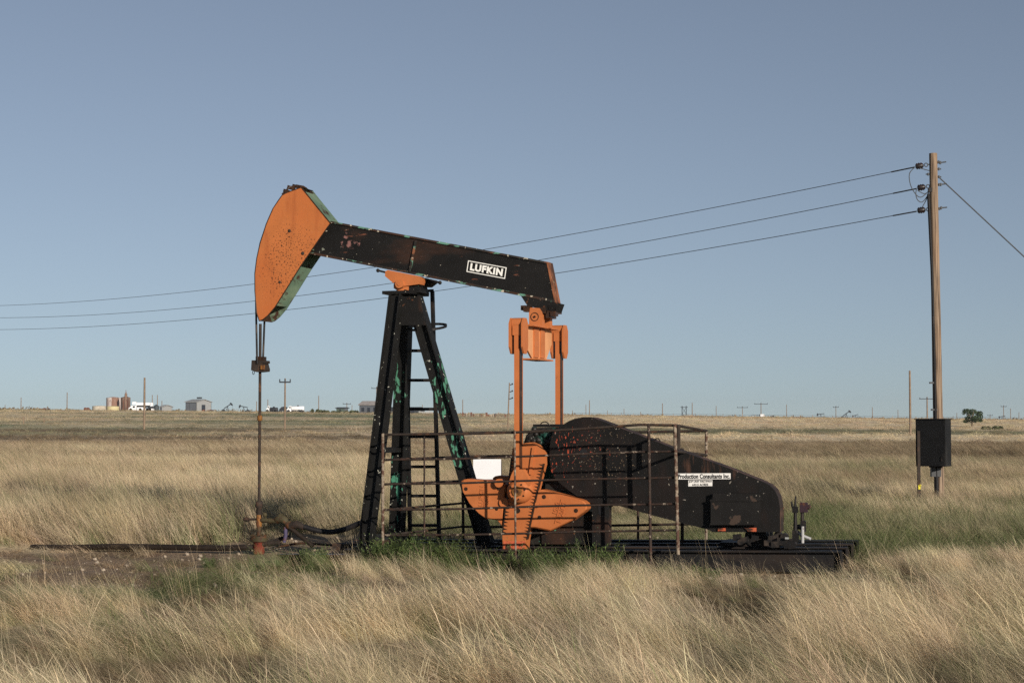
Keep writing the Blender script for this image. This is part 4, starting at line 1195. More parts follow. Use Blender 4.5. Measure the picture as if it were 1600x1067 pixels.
tank(167, 186.5, 634.8, 436, 'low_tank', 'low buff open tank in front of the tall streaked tank', M['tank_buff'], .1)
tank(145, 166, 634.3, 441, 'low_tank', 'low pale open tank left of the tall streaked tank', M['tank_pale'], .1)
tank(240.5, 249, 634.5, 442, 'round_hut', 'small dark round tank with a conical top beside the white truck', paint('dark_round_tank', (.05, .06, .065), .6, bump=0), .45, group='oil storage tanks on the left horizon')
# separator tower
cx = X_(197, 438); zb = gz(197, 438)
ST = thing('separator_tower', 'narrow rusty separator tower with a pointed top between tanks and truck', 'tower', (cx, 438, zb))
m = MB(); zt_ = W3(197, 616, 438).z; m.tube([(cx, 438, zb), (cx, 438, zt_)], .36, 14); m.build('shell', M['tank_brown'], ST)
m = MB(); m.tube([(cx, 438, zt_), (cx, 438, zt_ + .5), (cx, 438, zt_ + 1.3)], [.36, .12, .03], 10); m.build('pointed_top', M['tank_brown'], ST)
for k in (-.55, .55):
    m = MB(); m.tube([(cx + k, 437.6, zb), (cx + k, 437.6, zb + 2.9), (cx, 437.8, zb + 3.1)], .1, 6); m.build('pipe', M['far_rust'], ST)
m = MB(); m.box((X_(163, 455), 455, gz(133, 455) + .4), (.01, .01, .01)); 

# white service truck with a folded mast
def wheel(m_, x, y, z, r): m_.tube([(x, y - .15, z), (x, y + .15, z)], r, 14)
YW = 436.0; k = YW / F
x0 = X_(203, YW); zb = tz(X_(220, YW), YW)
def tx(px_): return X_(px_, YW)
def tzz(row): return W3(220, row, YW).z
zoff = zb - tzz(643.2)
TR = thing('service_truck', 'white service truck with a long folded mast left of the round dark tank', 'truck', (tx(220), YW, zb))
def tb(x0_, x1_, r0, r1, y0=-1.1, y1=1.1): return (tx(x0_), YW + y0, tzz(r1) + zoff), (tx(x1_), YW + y1, tzz(r0) + zoff)
m = MB(); m.prism([(tx(203), tzz(642) + zoff), (tx(203), tzz(638) + zoff), (tx(205.5), tzz(636.8) + zoff), (tx(207.5), tzz(634.5) + zoff), (tx(215), tzz(634) + zoff), (tx(215), tzz(642) + zoff)], YW - 1.1, YW + 1.1)
cabo = m.build('cab', M['truck_white'], TR)
m = MB(); m.prism([(tx(209), tzz(638) + zoff), (tx(209.5), tzz(635.2) + zoff), (tx(212.8), tzz(635) + zoff), (tx(212.8), tzz(638) + zoff)], YW - 1.115, YW - 1.1); m.build('window', M['window'], cabo)
m = MB(); m.box2(*tb(216, 228, 637, 642.3)); m.box2(*tb(228, 240, 639, 642.3)); m.build('body', M['truck_white'], TR)
m = MB(); m.box2(*tb(208, 213.5, 628.5, 632.8, -.6, .6)); m.box2(*tb(214, 235, 629.8, 634, -.45, .45)); m.box2(*tb(236, 239.5, 630, 635.2, -.5, .5)); m.build('mast', M['truck_white'], TR)
m = MB(); m.box2(*tb(213, 234, 634.1, 636.9, -.8, .8)); m.box2(*tb(232, 240, 636, 638.9, -.8, .8)); m.build('machinery', M['truck_dark'], TR)
for xw in (206, 221, 232, 236):
    m = MB(); wheel(m, tx(xw), YW - .95, zb + .38, .42); wheel(m, tx(xw), YW + .95, zb + .38, .42); m.build('wheel', M['truck_dark'], TR)

# sheds
def shed(px0, px1, pxr, eave, ridge, Y, name, lab, wall_d, wall_l, roof, extras=None, depth=None, cat='shed'):
    """long front wall px0..px1 facing the camera, right gable to pxr"""
    A = np.array(pt(px0, eave, Y)); B = np.array(pt(px1, eave, Y))
    rz_ = R(24); 
    Lf = (B[0] - A[0]) / math.cos(rz_)
    cz = tz(A[0], Y) - .2; h = A[2] - cz; rh = pt(px0, ridge, Y)[2] - cz
    Dp = depth or 6
    o = thing(name, lab, cat, (A[0], Y, cz), rz=-rz_ * 0 - R(20), local=True)
    ca = math.cos(R(20)); L = (B[0] - A[0]) / ca
    # gable depth so that its right end falls on pxr
    Dp = max(2.0, (X_(pxr, Y) - B[0]) / math.sin(R(20))) if pxr > px1 + .5 else Dp
    m = MB(); m.prism([(0, 0), (L, 0), (L, h), (0, h)], 0, .15); m.prism([(0, 0), (L, 0), (L, h), (0, h)], Dp - .15, Dp)
    m.build('front_wall', wall_d, o)
    m = MB()
    for xx in (0.01, L - .16): m.prism([(.16, 0), (Dp - .16, 0), (Dp - .16, h), (Dp / 2, rh - .1), (.16, h)], xx, xx + .15, axis='x')
    m.build('gable_wall', wall_l, o)
    m = MB()
    for sgn in (0, 1):
        y0, y1 = (-.25, Dp / 2) if sgn == 0 else (Dp + .25, Dp / 2)
        m.add([(-.3, y0, h - .05), (L + .3, y0, h - .05), (L + .3, y1, rh), (-.3, y1, rh), (-.3, y0, h + .08), (L + .3, y0, h + .08), (L + .3, y1, rh + .13), (-.3, y1, rh + .13)],
              [(0, 1, 2, 3), (7, 6, 5, 4), (0, 4, 5, 1), (1, 5, 6, 2), (2, 6, 7, 3), (3, 7, 4, 0)])
    m.build('roof', roof, o)
    return o, L, h, Dp
o, L, h, Dp = shed(290, 308, 324, 628, 624.2, 432, 'metal_shed', 'grey metal shed with dark sliding doors and pale gable left of two pump jacks', M['shed_dark'], M['galv'], M['galv'])  # front wall colour darkened to carry its shade, gable kept pale
for x0_, x1_ in ((.05 * L, .36 * L), (.39 * L, .97 * L)):
    m = MB(); m.box2((x0_, -.1, .05), (x1_, -.02, h - .25)); m.build('sliding_door', M['grey_wall'], o)
m = MB(); m.box2((L + .01, Dp * .35, .6), (L + .06, Dp * .58, 2.0)); m.build('window', M['window'], o)
m = MB(); m.box2((L * .4, Dp / 2 - .4, pt(290, 625, 432)[2] - tz(X_(290, 432), 432) + .6), (L * .75, Dp / 2 + .4, pt(290, 625, 432)[2] - tz(X_(290, 432), 432) + 1.0)); m.build('roof_vent', M['shed_dark'], o)
o, L, h, Dp = shed(249.5, 253, 264, 635.5, 633, 446, 'metal_shed', 'low pale shed right of the dark round tank', M['grey_wall'], M['galv'], M['galv'])
o, L, h, Dp = shed(561.5, 598, 598, 632.5, 627, 430, 'farm_house', 'grey house with a hipped roof and dark windows behind the pump jack leg', M['grey_wall'], M['grey_wall'], M['roof'], depth=5, cat='house')
for q_ in (.10, .36, .62, .84):
    m = MB(); m.box2((L * q_, -.06, .7 if q_ != .36 else .1), (L * q_ + .75, -.01, 1.75)); m.build('window' if q_ != .36 else 'door', M['window'], o)
m = MB(); m.box2((-.2, -.2, h - .12), (L + .2, -.1, h + .02)); m.build('eave_board', M['far_dark'], o)
o, L, h, Dp = shed(525.5, 538, 538, 637.6, 636.8, 434, 'small_hut', 'small flat green hut between brush and grey house', paint('green_hut', (.08, .11, .095), .7, bump=0), M['grey_wall'], M['dark_roof'], depth=2.5, cat='hut')
m = MB(); m.box2((L * .4, -.05, .05), (L * .6, -.01, h * .8)); m.build('door', M['window'], o)
o, L, h, Dp = shed(606, 653, 653, 640, 636.5, 438, 'long_shed', 'long dark low shed seen behind the ladder', M['shed_dark'], M['shed_dark'], M['dark_roof'], depth=5)
for q_ in (.2, .5, .8):
    m = MB(); m.box2((L * q_, -.05, .1), (L * q_ + .9, -.01, h * .8)); m.build('door', M['window'], o)
# white tank beside the long shed and corrugated fence
A = W3(654, 642, 436); zb = tz(A.x, 436) - .2
WFe = thing('sheet_fence', 'pale sheet metal fence right of the long dark shed', 'fence', (A.x, 436, zb))
for k in range(6):
    m = MB(); m.box2((A.x + k * .63, 436, zb), (A.x + k * .63 + .58, 436.08, A.z + random.uniform(-.15, .1))); m.build('panel', M['galv'], WFe)
# picket fence of grey boards behind the rear leg
zz = []
A = W3(722, 646.5, 330); B = W3(792, 646.5, 330)
PFt = thing('board_fence', 'ragged fence of pale and brown boards beyond the rear leg of the pump jack', 'fence', (A.x, 330, tz(A.x, 330)))
rs = random.Random(5); x = A.x
while x < B.x:
    w_ = rs.uniform(.12, .35); z0_ = tz(x, 330) - .1
    if rs.random() < .8:
        m = MB(); m.box2((x, 330 + rs.uniform(-.3, .3), z0_), (x + w_, 330.5, z0_ + rs.uniform(.55, 1.0)))
        m.build('board', M['fence_wood'] if rs.random() < .6 else M['far_rust'], PFt)
    x += w_ + rs.uniform(.03, .3)
# tank trucks
def tank_truck(px0, px1, rtop, Y, lab, tmat, cmat, end=False):
    x0_, x1_ = X_(px0, Y), X_(px1, Y); zb = tz((x0_ + x1_) / 2, Y); r = .75; L = x1_ - x0_
    ztop = W3(px0, rtop, Y).z; r = max(.55, min(.95, (ztop - zb - .55) / 2)); zc_ = ztop - r
    o = thing('tank_truck', lab, 'truck', ((x0_ + x1_) / 2, Y, zb))
    xa = x0_ + L * .28
    m = MB(); m.tube([(xa, Y, zc_), (xa + .12, Y, zc_), (x1_ - .12, Y, zc_), (x1_, Y, zc_)], [r * .8, r, r, r * .85], 18); to_ = m.build('tank', tmat, o)
    m = MB(); m.tube([((xa + x1_) / 2, Y, zc_ + r), ((xa + x1_) / 2, Y, zc_ + r + .25)], .25, 8); m.build('hatch', M['far_dark'], to_)
    m = MB(); m.prism([(x0_, zb + .35), (x0_, zb + 1.0), (x0_ + L * .1, zb + 1.15), (x0_ + L * .14, zb + 1.75), (x0_ + L * .26, zb + 1.75), (x0_ + L * .26, zb + .35)], Y - .9, Y + .9); co = m.build('cab', cmat, o)
    m = MB(); m.box2((x0_ + L * .15, Y - .92, zb + 1.15), (x0_ + L * .23, Y - .9, zb + 1.6)); m.build('window', M['window'], co)
    m = MB(); m.box2((x0_ + L * .1, Y - .5, zb + .4), (x1_, Y + .5, zc_ - r * .9)); m.build('chassis', M['truck_dark'], o)
    for q_ in (.1, .72, .86):
        m = MB(); wheel(m, x0_ + L * q_, Y - .8, zb + .4, .42); wheel(m, x0_ + L * q_, Y + .8, zb + .4, .42); m.build('wheel', M['truck_dark'], o)
    return o
tank_truck(417, 434.5, 636.5, 432, 'black tank truck with a white cab right of the polished rod', M['truck_dark'], M['truck_white'])
tank_truck(449, 475.5, 634.5, 428, 'white tank truck with a bright round end right of the crossarm pole', M['truck_white'], M['truck_white'])
A = X_(436, 434); zb = tz(A, 434)
DT = thing('dark_wagon', 'dark covered wagon between the two tank trucks', 'wagon', (X_(443, 434), 434, zb))
m = MB(); m.prism([(X_(437, 434), zb + .5), (X_(437.5, 434), zb + 1.0), (X_(441, 434), zb + 1.5), (X_(446, 434), zb + 1.65), (X_(448.5, 434), zb + 1.3), (X_(449, 434), zb + .5)], 433.2, 434.8); m.build('cover', M['far_dark'], DT)
for xx in (439, 446):
    m = MB(); wheel(m, X_(xx, 434), 433.3, zb + .38, .4); m.build('wheel', M['truck_dark'], DT)
# rusty junk by the shed and pale slabs in the grass
for (x0_, x1_, h_, lab, mt) in ((314, 324, .75, 'low rusty heap of scrap against the shed gable', 'far_rust'), (325, 333, .85, 'rusty scrap machine right of the grey shed', 'far_rust'), (132, 139, 1.0, 'small rusty engine left of the low pale tank', 'far_rust'), (384, 392, .6, 'low dark engine right of the two small pump jacks', 'far_dark'), (62, 78, .7, 'long rusty scrap pile far left on the horizon', 'far_rust')):
    xa, xb = X_(x0_, 434), X_(x1_, 434); zb = tz(xa, 434) - .1
    o = thing('scrap_heap', lab, 'scrap', ((xa + xb) / 2, 434, zb)); rs = random.Random(int(x0_))
    for k in range(4):
        m = MB(); c = Vector((rs.uniform(xa, xb), 434 + rs.uniform(-.5, .5), zb + h_ * rs.uniform(.3, .6)))
        m.box(c, (rs.uniform(.3, .7), .6, h_ * rs.uniform(.5, .9)), Matrix.Rotation(rs.uniform(-.4, .4), 3, 'Y')); m.build('scrap_piece', M[mt], o)
    m = MB(); m.cyl(((xa + xb) / 2, 433.6, zb + .35), ((xa + xb) / 2, 434.4, zb + .35), .35, n=12); m.build('wheel', M[mt], o)
for (x0_, lab) in ((309, 'pale slab in the grass below the shed'), (336, 'pale block in the grass right of the shed scrap'), (342, 'pale block right of its twin near the shed')):
    xa = X_(x0_, 426); zb = tz(xa, 426) - .1; m = MB(); m.prism([(xa - .5, zb), (xa + .6, zb), (xa + .45, zb + .32), (xa - .35, zb + .36)], 425.6, 426.4)
    o = m.build('pale_block', M['tank_pale'], None, origin=(xa, 426, zb)); tag(o, lab, 'block')
# distant pump jacks
def far_jack(px_, row, Y, sc, flip, tilt, lab):
    x = X_(px_, Y); zb = tz(x, Y) - .1
    o = thing('distant_pump_jack', lab, 'pump jack', (x, Y, zb), local=True, group='small distant pump jacks')
    f = -1 if flip else 1
    def S(a, b): return (a * sc * f, b * sc)
    def bar(p, q_, w_, h_, nm_, mt='far_dark'):
        m = MB(); m.beam((p[0] * sc * f, 0, p[1] * sc), (q_[0] * sc * f, 0, q_[1] * sc), w_ * sc, h_ * sc, SW); return m.build(nm_, M[mt], o)
    bar((-.9, .1), (2.0, .1), .7, .18, 'skid_base')
    m = MB()
    for yy in (-.3, .3): m.beam((-.45 * sc * f, yy * sc, .1 * sc), (0, 0, 2.1 * sc), .12 * sc, .12 * sc, SW)
    m.beam((.6 * sc * f, 0, .1 * sc), (0, 0, 2.1 * sc), .13 * sc, .13 * sc, SW); m.build('samson_post', M['far_dark'], o)
    ct, st = math.cos(tilt), math.sin(tilt)
    def rot(a, b): return (a * ct - b * st, 2.2 + a * st + b * ct)
    bar(rot(-1.3, 0), rot(1.5, 0), .2, .28, 'walking_beam')
    m = MB(); m.prism([S(*rot(-1.2, .45)), S(*rot(-1.05, -.3)), S(*rot(-1.45, -.85)), S(*rot(-1.75, -.6)), S(*rot(-1.72, .1)), S(*rot(-1.45, .5))], -.14 * sc, .14 * sc); m.build('horsehead', M['far_dark'], o)
    q_ = rot(1.4, 0); bar(q_, (1.35, .9), .1, .1, 'pitman')
    m = MB(); m.prism([S(.9, .2), S(1.9, .25), S(2.0, .9), S(1.5, 1.2), S(.8, .8)], -.35 * sc, .35 * sc); m.build('gearbox', M['far_dark'], o)
    q0 = rot(-1.68, -.5); bar(q0, (q0[0], .1), .05, .05, 'polished_rod')
    return o
far_jack(356, 640, 425, .74, True, -.6, 'small dark pump jack with raised head right of the grey shed')
far_jack(381, 640, 428, .70, False, -.2, 'small dark pump jack with a wide body nearest left of the polished rod')
far_jack(1322, 655, 585, .95, True, -.62, 'tilted distant pump jack with raised head on the right horizon')
far_jack(1336, 655, 600, .7, False, .3, 'smaller distant pump jack right of the tilted one')
far_jack(1282, 655, 605, .85, False, .1, 'hazy distant pump jack left of the far pole at right')
far_jack(1565, 657, 560, .7, False, .2, 'tiny distant pump jack right of the lone tree')
# white box vehicle on right horizon
xa, xb = X_(1187, 560), X_(1193.5, 560); zb = tz(xa, 560); 
WBx = thing('white_trailer', 'small white box trailer on the right horizon under the cross pole', 'trailer', ((xa + xb) / 2, 560, zb))
m = MB(); m.box2((xa, 559, zb + .35), (xb, 561.5, W3(1190, 647, 560).z)); m.build('box', M['truck_white'], WBx)
m = MB(); wheel(m, (xa + xb) / 2, 559.2, zb + .3, .32); m.build('wheel', M['truck_dark'], WBx)
m = MB(); m.box2((X_(1174, 560), 559.8, W3(1190, 647.8, 560).z - .15), (xa, 560.2, W3(1190, 647.8, 560).z)); m.build('boom', M['far_dark'], WBx)
# marker posts
for (x, y0, y1, lab) in ((37, 652, 662, 'short dark marker post in the grass at the far left'), (69, 653, 660, 'short dark marker post right of the leftmost one'), (938, 641, 650, ''),):
    if not lab: continue
    gx, gy = ground_hit(x, y1); t_ = W3(x, y0, gy); m = MB(); m.box2((gx - .08, gy - .08, tz(gx, gy) - .2), (gx + .08, gy + .08, t_.z))
    m.tube([(gx, gy, t_.z), (gx, gy, t_.z + .06)], [.1, .02], 6)
    o = m.build('marker_post', M['pole_far'], None, origin=(gx, gy, tz(gx, gy))); tag(o, lab, 'post')

# far wire fence along the horizon on the right
p0x = 900; 
WFz = thing('wire_fence', 'long low wire fence of thin posts along the right horizon', 'fence', (X_(1200, 520), 520, tz(X_(1200, 520), 520)))
m_w = MB(); rs = random.Random(11); prev = None; np_ = 0
for x in np.linspace(895, 1600, 46):
    xx = X_(x + rs.uniform(-3, 3), 520); z0_ = tz(xx, 520)
    m = MB(); hgt = rs.uniform(.8, 1.25); m.box2((xx - .07, 519.93, z0_ - .2), (xx + .07, 520.07, z0_ + hgt)); m.build('post', M['fence_wood'] if rs.random() < .5 else M['pole_far'], WFz)
    if prev is not None:
        for hh in (.5, .95): m_w.tube([(prev[0], 520, prev[1] + hh), (xx, 520, z0_ + hh)], .03, 4)
    prev = (xx, z0_)
m_w.build('wire', M['wire'], WFz)
# ================================================================== FIELD COLOUR AND COVER MAPS
C_STRAW = np.array([.63, .515, .34]); C_TAN = np.array([.475, .38, .245]); C_BROWN = np.array([.25, .185, .112])
C_OLIVE = np.array([.25, .235, .135]); C_GREEN = np.array([.13, .17, .07]); C_GREY = np.array([.36, .315, .24])
C_DIRT = np.array([.235, .17, .115]); C_RED = np.array([.34, .21, .145])

def pxof(X, Y): return 800 + F * X / np.maximum(Y, .1)
def local(X, Y):
    dx = X - O[0]; dy = Y - O[1]
    return dx * U[0] + dy * U[1], dx * V[0] + dy * V[1]

def bare(X, Y):
    s, w = local(X, Y)
    n = (fbm(X * 1.6, Y * 1.6, 31) - .5) * 1.0
    n2 = (fbm(X * .8, Y * .8, 37) - .5)
    # pad under and around the skid
    a = sstep(.35, 0, np.maximum(np.maximum(-4.1 - s, s - 3.3), np.abs(w) - 1.15) + n * .5)
    a2 = sstep(.5, 0, np.maximum(np.maximum(.9 - s, s - 3.5), np.maximum(-1.75 - w, w)) + n * .7)
    a = np.maximum(a, a2)
    # dirt round the wellhead and along the flow line
    b = sstep(.35, 0, np.maximum(np.maximum(-4.9 - 1.1 * sstep(18.0, 18.8, Y) - X, X + 1.7), np.maximum(15.7 - Y + (X + 5) * -.12, Y - 19.5)) + n * .9)
    # worn strip behind the unit
    c = sstep(.6, 0, np.maximum(np.maximum(-3.2 - X, X - 2.0), np.maximum(19.0 - Y, Y - 21.6)) + n * 1.0) * .9
    d = sstep(.5, 0, np.maximum(np.maximum(4.2 - X, X - 6.6), np.maximum(26.5 - Y, Y - 28.6)) + n * 1.2) * .9
    return np.clip(np.maximum.reduce([a, b, c, d]), 0, 1)

def tone(X, Y):
    """linear colour of the sward at a place"""
    X = np.asarray(X, float); Y = np.asarray(Y, float)
    px = pxof(X, Y)
    right = sstep(620, 900, px)
    nb = fbm(X * .35, Y * .35, 5)               # patches a few metres wide
    ns = fbm(X * .9, Y * .9, 6)
    lb = fbm(X * .02 + 7, Y * .10, 8)            # long low bands
    lb2 = fbm(X * .045, Y * .16 + 3, 12)
    jy = Y * (1 + (fbm(X * .03, Y * .02, 14) - .5) * .18)
    def mixc(a, b, t): return a + (b - a) * np.clip(t, 0, 1)[..., None]
    out = np.zeros(X.shape + (3,)) + C_STRAW
    # foreground: straw with tan, brown and greenish patches; hollows carry painted shade
    fg = mixc(np.zeros_like(out) + C_STRAW, C_TAN, sstep(.40, .62, ns))
    fg = mixc(fg, C_BROWN, sstep(.54, .70, fbm(X * .75 + 4, Y * .55, 21)) * .8)
    fg = mixc(fg, C_GREY, sstep(.50, .66, fbm(X * .6 + 9, Y * .7, 24)) * .75)
    fg = mixc(fg, C_OLIVE * .9, sstep(.50, .60, fbm(X * .7 + 2, Y * .8, 22)) * .85)
    fg = mixc(fg, C_GREEN * 1.2, sstep(.60, .70, fbm(X * .8 + 12, Y * .9, 25)) * .75)
    n1_ = fbm(X * 1.1 + 3, Y * 1.1, 66, 2)
    fg = mixc(fg, C_STRAW * 1.22, sstep(.48, .68, n1_) * .85); fg = mixc(fg, C_BROWN * .95, sstep(.47, .32, n1_) * .85)  # tall crests bleached paler, low hollows darkened in colour for their shade
    # 18-24 m: short and green round the pad
    pad = mixc(np.zeros_like(out) + C_OLIVE * 1.1, C_GREEN, sstep(.35, .6, ns) * sstep(500, 900, px))
    pad = mixc(pad, C_TAN * 1.1, np.maximum(sstep(.45, .7, nb) * .8, sstep(760, 600, px) * .75))
    # 24-45 m
    midl = mixc(np.zeros_like(out) + C_STRAW, C_TAN, sstep(.45, .7, nb) * .7)
    midl = mixc(midl, C_OLIVE, sstep(28, 22, jy) * .75)
    midr = mixc(np.zeros_like(out) + C_TAN, C_OLIVE, sstep(.40, .62, nb) * .8)
    midr = mixc(midr, C_BROWN, sstep(.5, .68, lb2) * .7)
    midr = mixc(midr, C_STRAW, sstep(1280, 1420, px) * sstep(37, 32, jy) * .95)
    midr = mixc(midr, C_GREEN, sstep(1180, 1240, px) * sstep(1390, 1340, px) * sstep(25.0, 22.5, jy) * .6)
    mid = mixc(midl, midr, right)
    # 45-110 m
    f1l = mixc(np.zeros_like(out) + C_TAN * 1.1, C_BROWN * .8, sstep(.49, .57, lb2) * .85)
    f1l = mixc(f1l, C_STRAW * 1.05, sstep(.5, .62, lb) * .7)
    f1r = mixc(np.zeros_like(out) + C_BROWN * 1.15, C_TAN, sstep(.44, .58, fbm(X * .09, Y * .12, 41)) * .9)
    f1r = mixc(f1r, C_BROWN * .7, sstep(.51, .60, lb2) * .8)
    st_ = fbm(X * .03 + 1, Y * .33, 113, 2)
    f1l = mixc(f1l, np.array([.27, .175, .10]), sstep(.54, .64, st_) * sstep(55, 75, Y) * .85); f1l = mixc(f1l, C_STRAW * 1.05, sstep(.42, .32, st_) * .6)
    f1r = mixc(f1r, np.array([.23, .155, .09]), sstep(.52, .62, st_) * .75); f1r = mixc(f1r, C_TAN * 1.1, sstep(.40, .30, st_) * .6)
    f1 = mixc(f1l, f1r, right)
    mot = fbm(X * .5, Y * .36, 131, 2)
    f1 = mixc(f1, C_BROWN * .9, sstep(.50, .64, mot) * .6); f1 = mixc(f1, C_STRAW * 1.05, sstep(.42, .28, mot) * .5)
    mid = mixc(mid, C_BROWN, sstep(.56, .70, mot) * .45)
    # 110-170 m strips
    f2l = mixc(np.zeros_like(out) + C_TAN * 1.1, C_OLIVE, sstep(.46, .54, fbm(X * .014, Y * .09, 44)) * .8)
    f2l = mixc(f2l, C_BROWN * .85, sstep(.50, .58, fbm(X * .012 + 5, Y * .12, 45)) * .85)
    f2r = np.zeros_like(out) + C_STRAW * 1.08
    f2r = mixc(f2r, C_OLIVE * .9, sstep(180, 190, jy) * sstep(222, 212, jy))
    f2 = mixc(f2l, f2r, right)
    # beyond
    f3l = mixc(np.zeros_like(out) + C_TAN * 1.15, np.array([.20, .215, .125]), sstep(.44, .54, fbm(X * .007, Y * .05, 51)) * .95)
    f3l = mixc(f3l, C_STRAW, sstep(.54, .62, fbm(X * .008 + 3, Y * .06, 52)) * .8)
    f3r = mixc(np.zeros_like(out) + C_STRAW * 1.12, C_TAN * 1.1, sstep(.5, .7, fbm(X * .006, Y * .03, 53)) * .7)
    f3r = mixc(f3r, C_RED * .75, sstep(400, 470, jy) * .8)
    f3 = mixc(f3l, f3r, right)
    out = fg
    out = mixc(out, pad, sstep(17.0, 18.6, Y) * sstep(250, 420, px))
    out = mixc(out, mixc(np.zeros_like(out) + C_STRAW, C_TAN, sstep(.4, .6, ns)), sstep(17.0, 18.6, Y) * sstep(420, 250, px))
    out = mixc(out, mid, sstep(21.0, 24.5, jy))
    out = mixc(out, f1, sstep(43, 50, jy))
    out = mixc(out, f2, sstep(142, 150, jy))
    out = mixc(out, f3, sstep(208, 222, jy))
    # greenish hollows in front on the left of the wellhead dirt
    gl = sstep(.7, 0, np.maximum(np.maximum(-4.9 - X, X + 2.9), np.maximum(14.3 - Y, Y - 16.2)) + (ns - .5) * 1.6)
    out = mixc(out, C_GREEN * 1.2, gl * .75)
    return out

def gheight(X, Y):
    """sward height in metres"""
    px = pxof(X, Y); s, w = local(X, Y)
    n = fbm(X * .5, Y * .5, 61)
    n1_ = fbm(X * 1.1 + 3, Y * 1.1, 66, 2)
    h = (.05 + .15 * n + .32 * sstep(.35, .72, n1_)) * (1 - .45 * sstep(12.5, 15.5, Y))
    hp_ = (.12 + .12 * n) * (1 - .6 * sstep(-4.3, -4.9, X))                                  # short turf round the unit
    h = h + (hp_ - h) * sstep(16.6, 17.6, Y) * sstep(25.0, 22.5, Y)
    h = np.where(Y > 25, .22 + .3 * n, h)
    yl_ = 20.4 - 1.0 * sstep(70, 150, px) + 2.4 * sstep(330, 440, px)
    left_tall = sstep(640, 560, px) * sstep(yl_, yl_ + .8, Y)
    h = h + (.30 + .35 * n - h) * left_tall
    rt = sstep(1290, 1360, px) * sstep(18.5, 20, Y) * sstep(40, 34, Y)
    h = h + (.16 + .26 * n - h) * rt
    gl = sstep(.7, 0, np.maximum(np.maximum(-4.9 - X, X + 2.9), np.maximum(14.6 - Y, Y - 16.2)))
    h = h * (1 - .65 * gl)
    h = h * np.where(Y > 45, .85, 1.0)
    # in front of the skid the stand thins to short stuff
    return h

# ------------------------------------------------------------------ ground sheet
ys = [3.0]
while ys[-1] < 1500: ys.append(ys[-1] * (1.012 if ys[-1] < 60 else 1.022) )
ys = np.array(ys); nx = 260
tx_ = np.linspace(-1, 1, nx); tx_ = np.sign(tx_) * (np.abs(tx_) * .55 + .45 * np.abs(tx_) ** 3)
GX = tx_[None, :] * (ys[:, None] * .75 + 14); GY = np.repeat(ys[:, None], nx, 1)
GZ = terrain(GX, GY)
co = np.stack([GX, GY, GZ], -1).reshape(-1, 3)
ny = len(ys)
idx = np.arange(ny * nx).reshape(ny, nx)
quads = np.stack([idx[:-1, :-1], idx[:-1, 1:], idx[1:, 1:], idx[1:, :-1]], -1).reshape(-1, 4)
me = bpy.data.meshes.new('ground')
me.vertices.add(len(co)); me.vertices.foreach_set('co', co.ravel())
me.loops.add(quads.size); me.loops.foreach_set('vertex_index', quads.ravel().astype(np.int32))
me.polygons.add(len(quads)); me.polygons.foreach_set('loop_start', np.arange(0, quads.size, 4, dtype=np.int32))
me.polygons.foreach_set('loop_total', np.full(len(quads), 4, np.int32))
me.update(calc_edges=True)
me.polygons.foreach_set('use_smooth', np.ones(len(quads), bool))
B_ = bare(GX, GY)
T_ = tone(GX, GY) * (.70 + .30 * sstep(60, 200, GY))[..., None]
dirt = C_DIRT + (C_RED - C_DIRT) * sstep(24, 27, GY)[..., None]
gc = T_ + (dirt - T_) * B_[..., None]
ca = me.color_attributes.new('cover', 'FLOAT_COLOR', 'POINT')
ca.data.foreach_set('color', np.concatenate([gc, B_[..., None]], -1).reshape(-1).astype(np.float32))
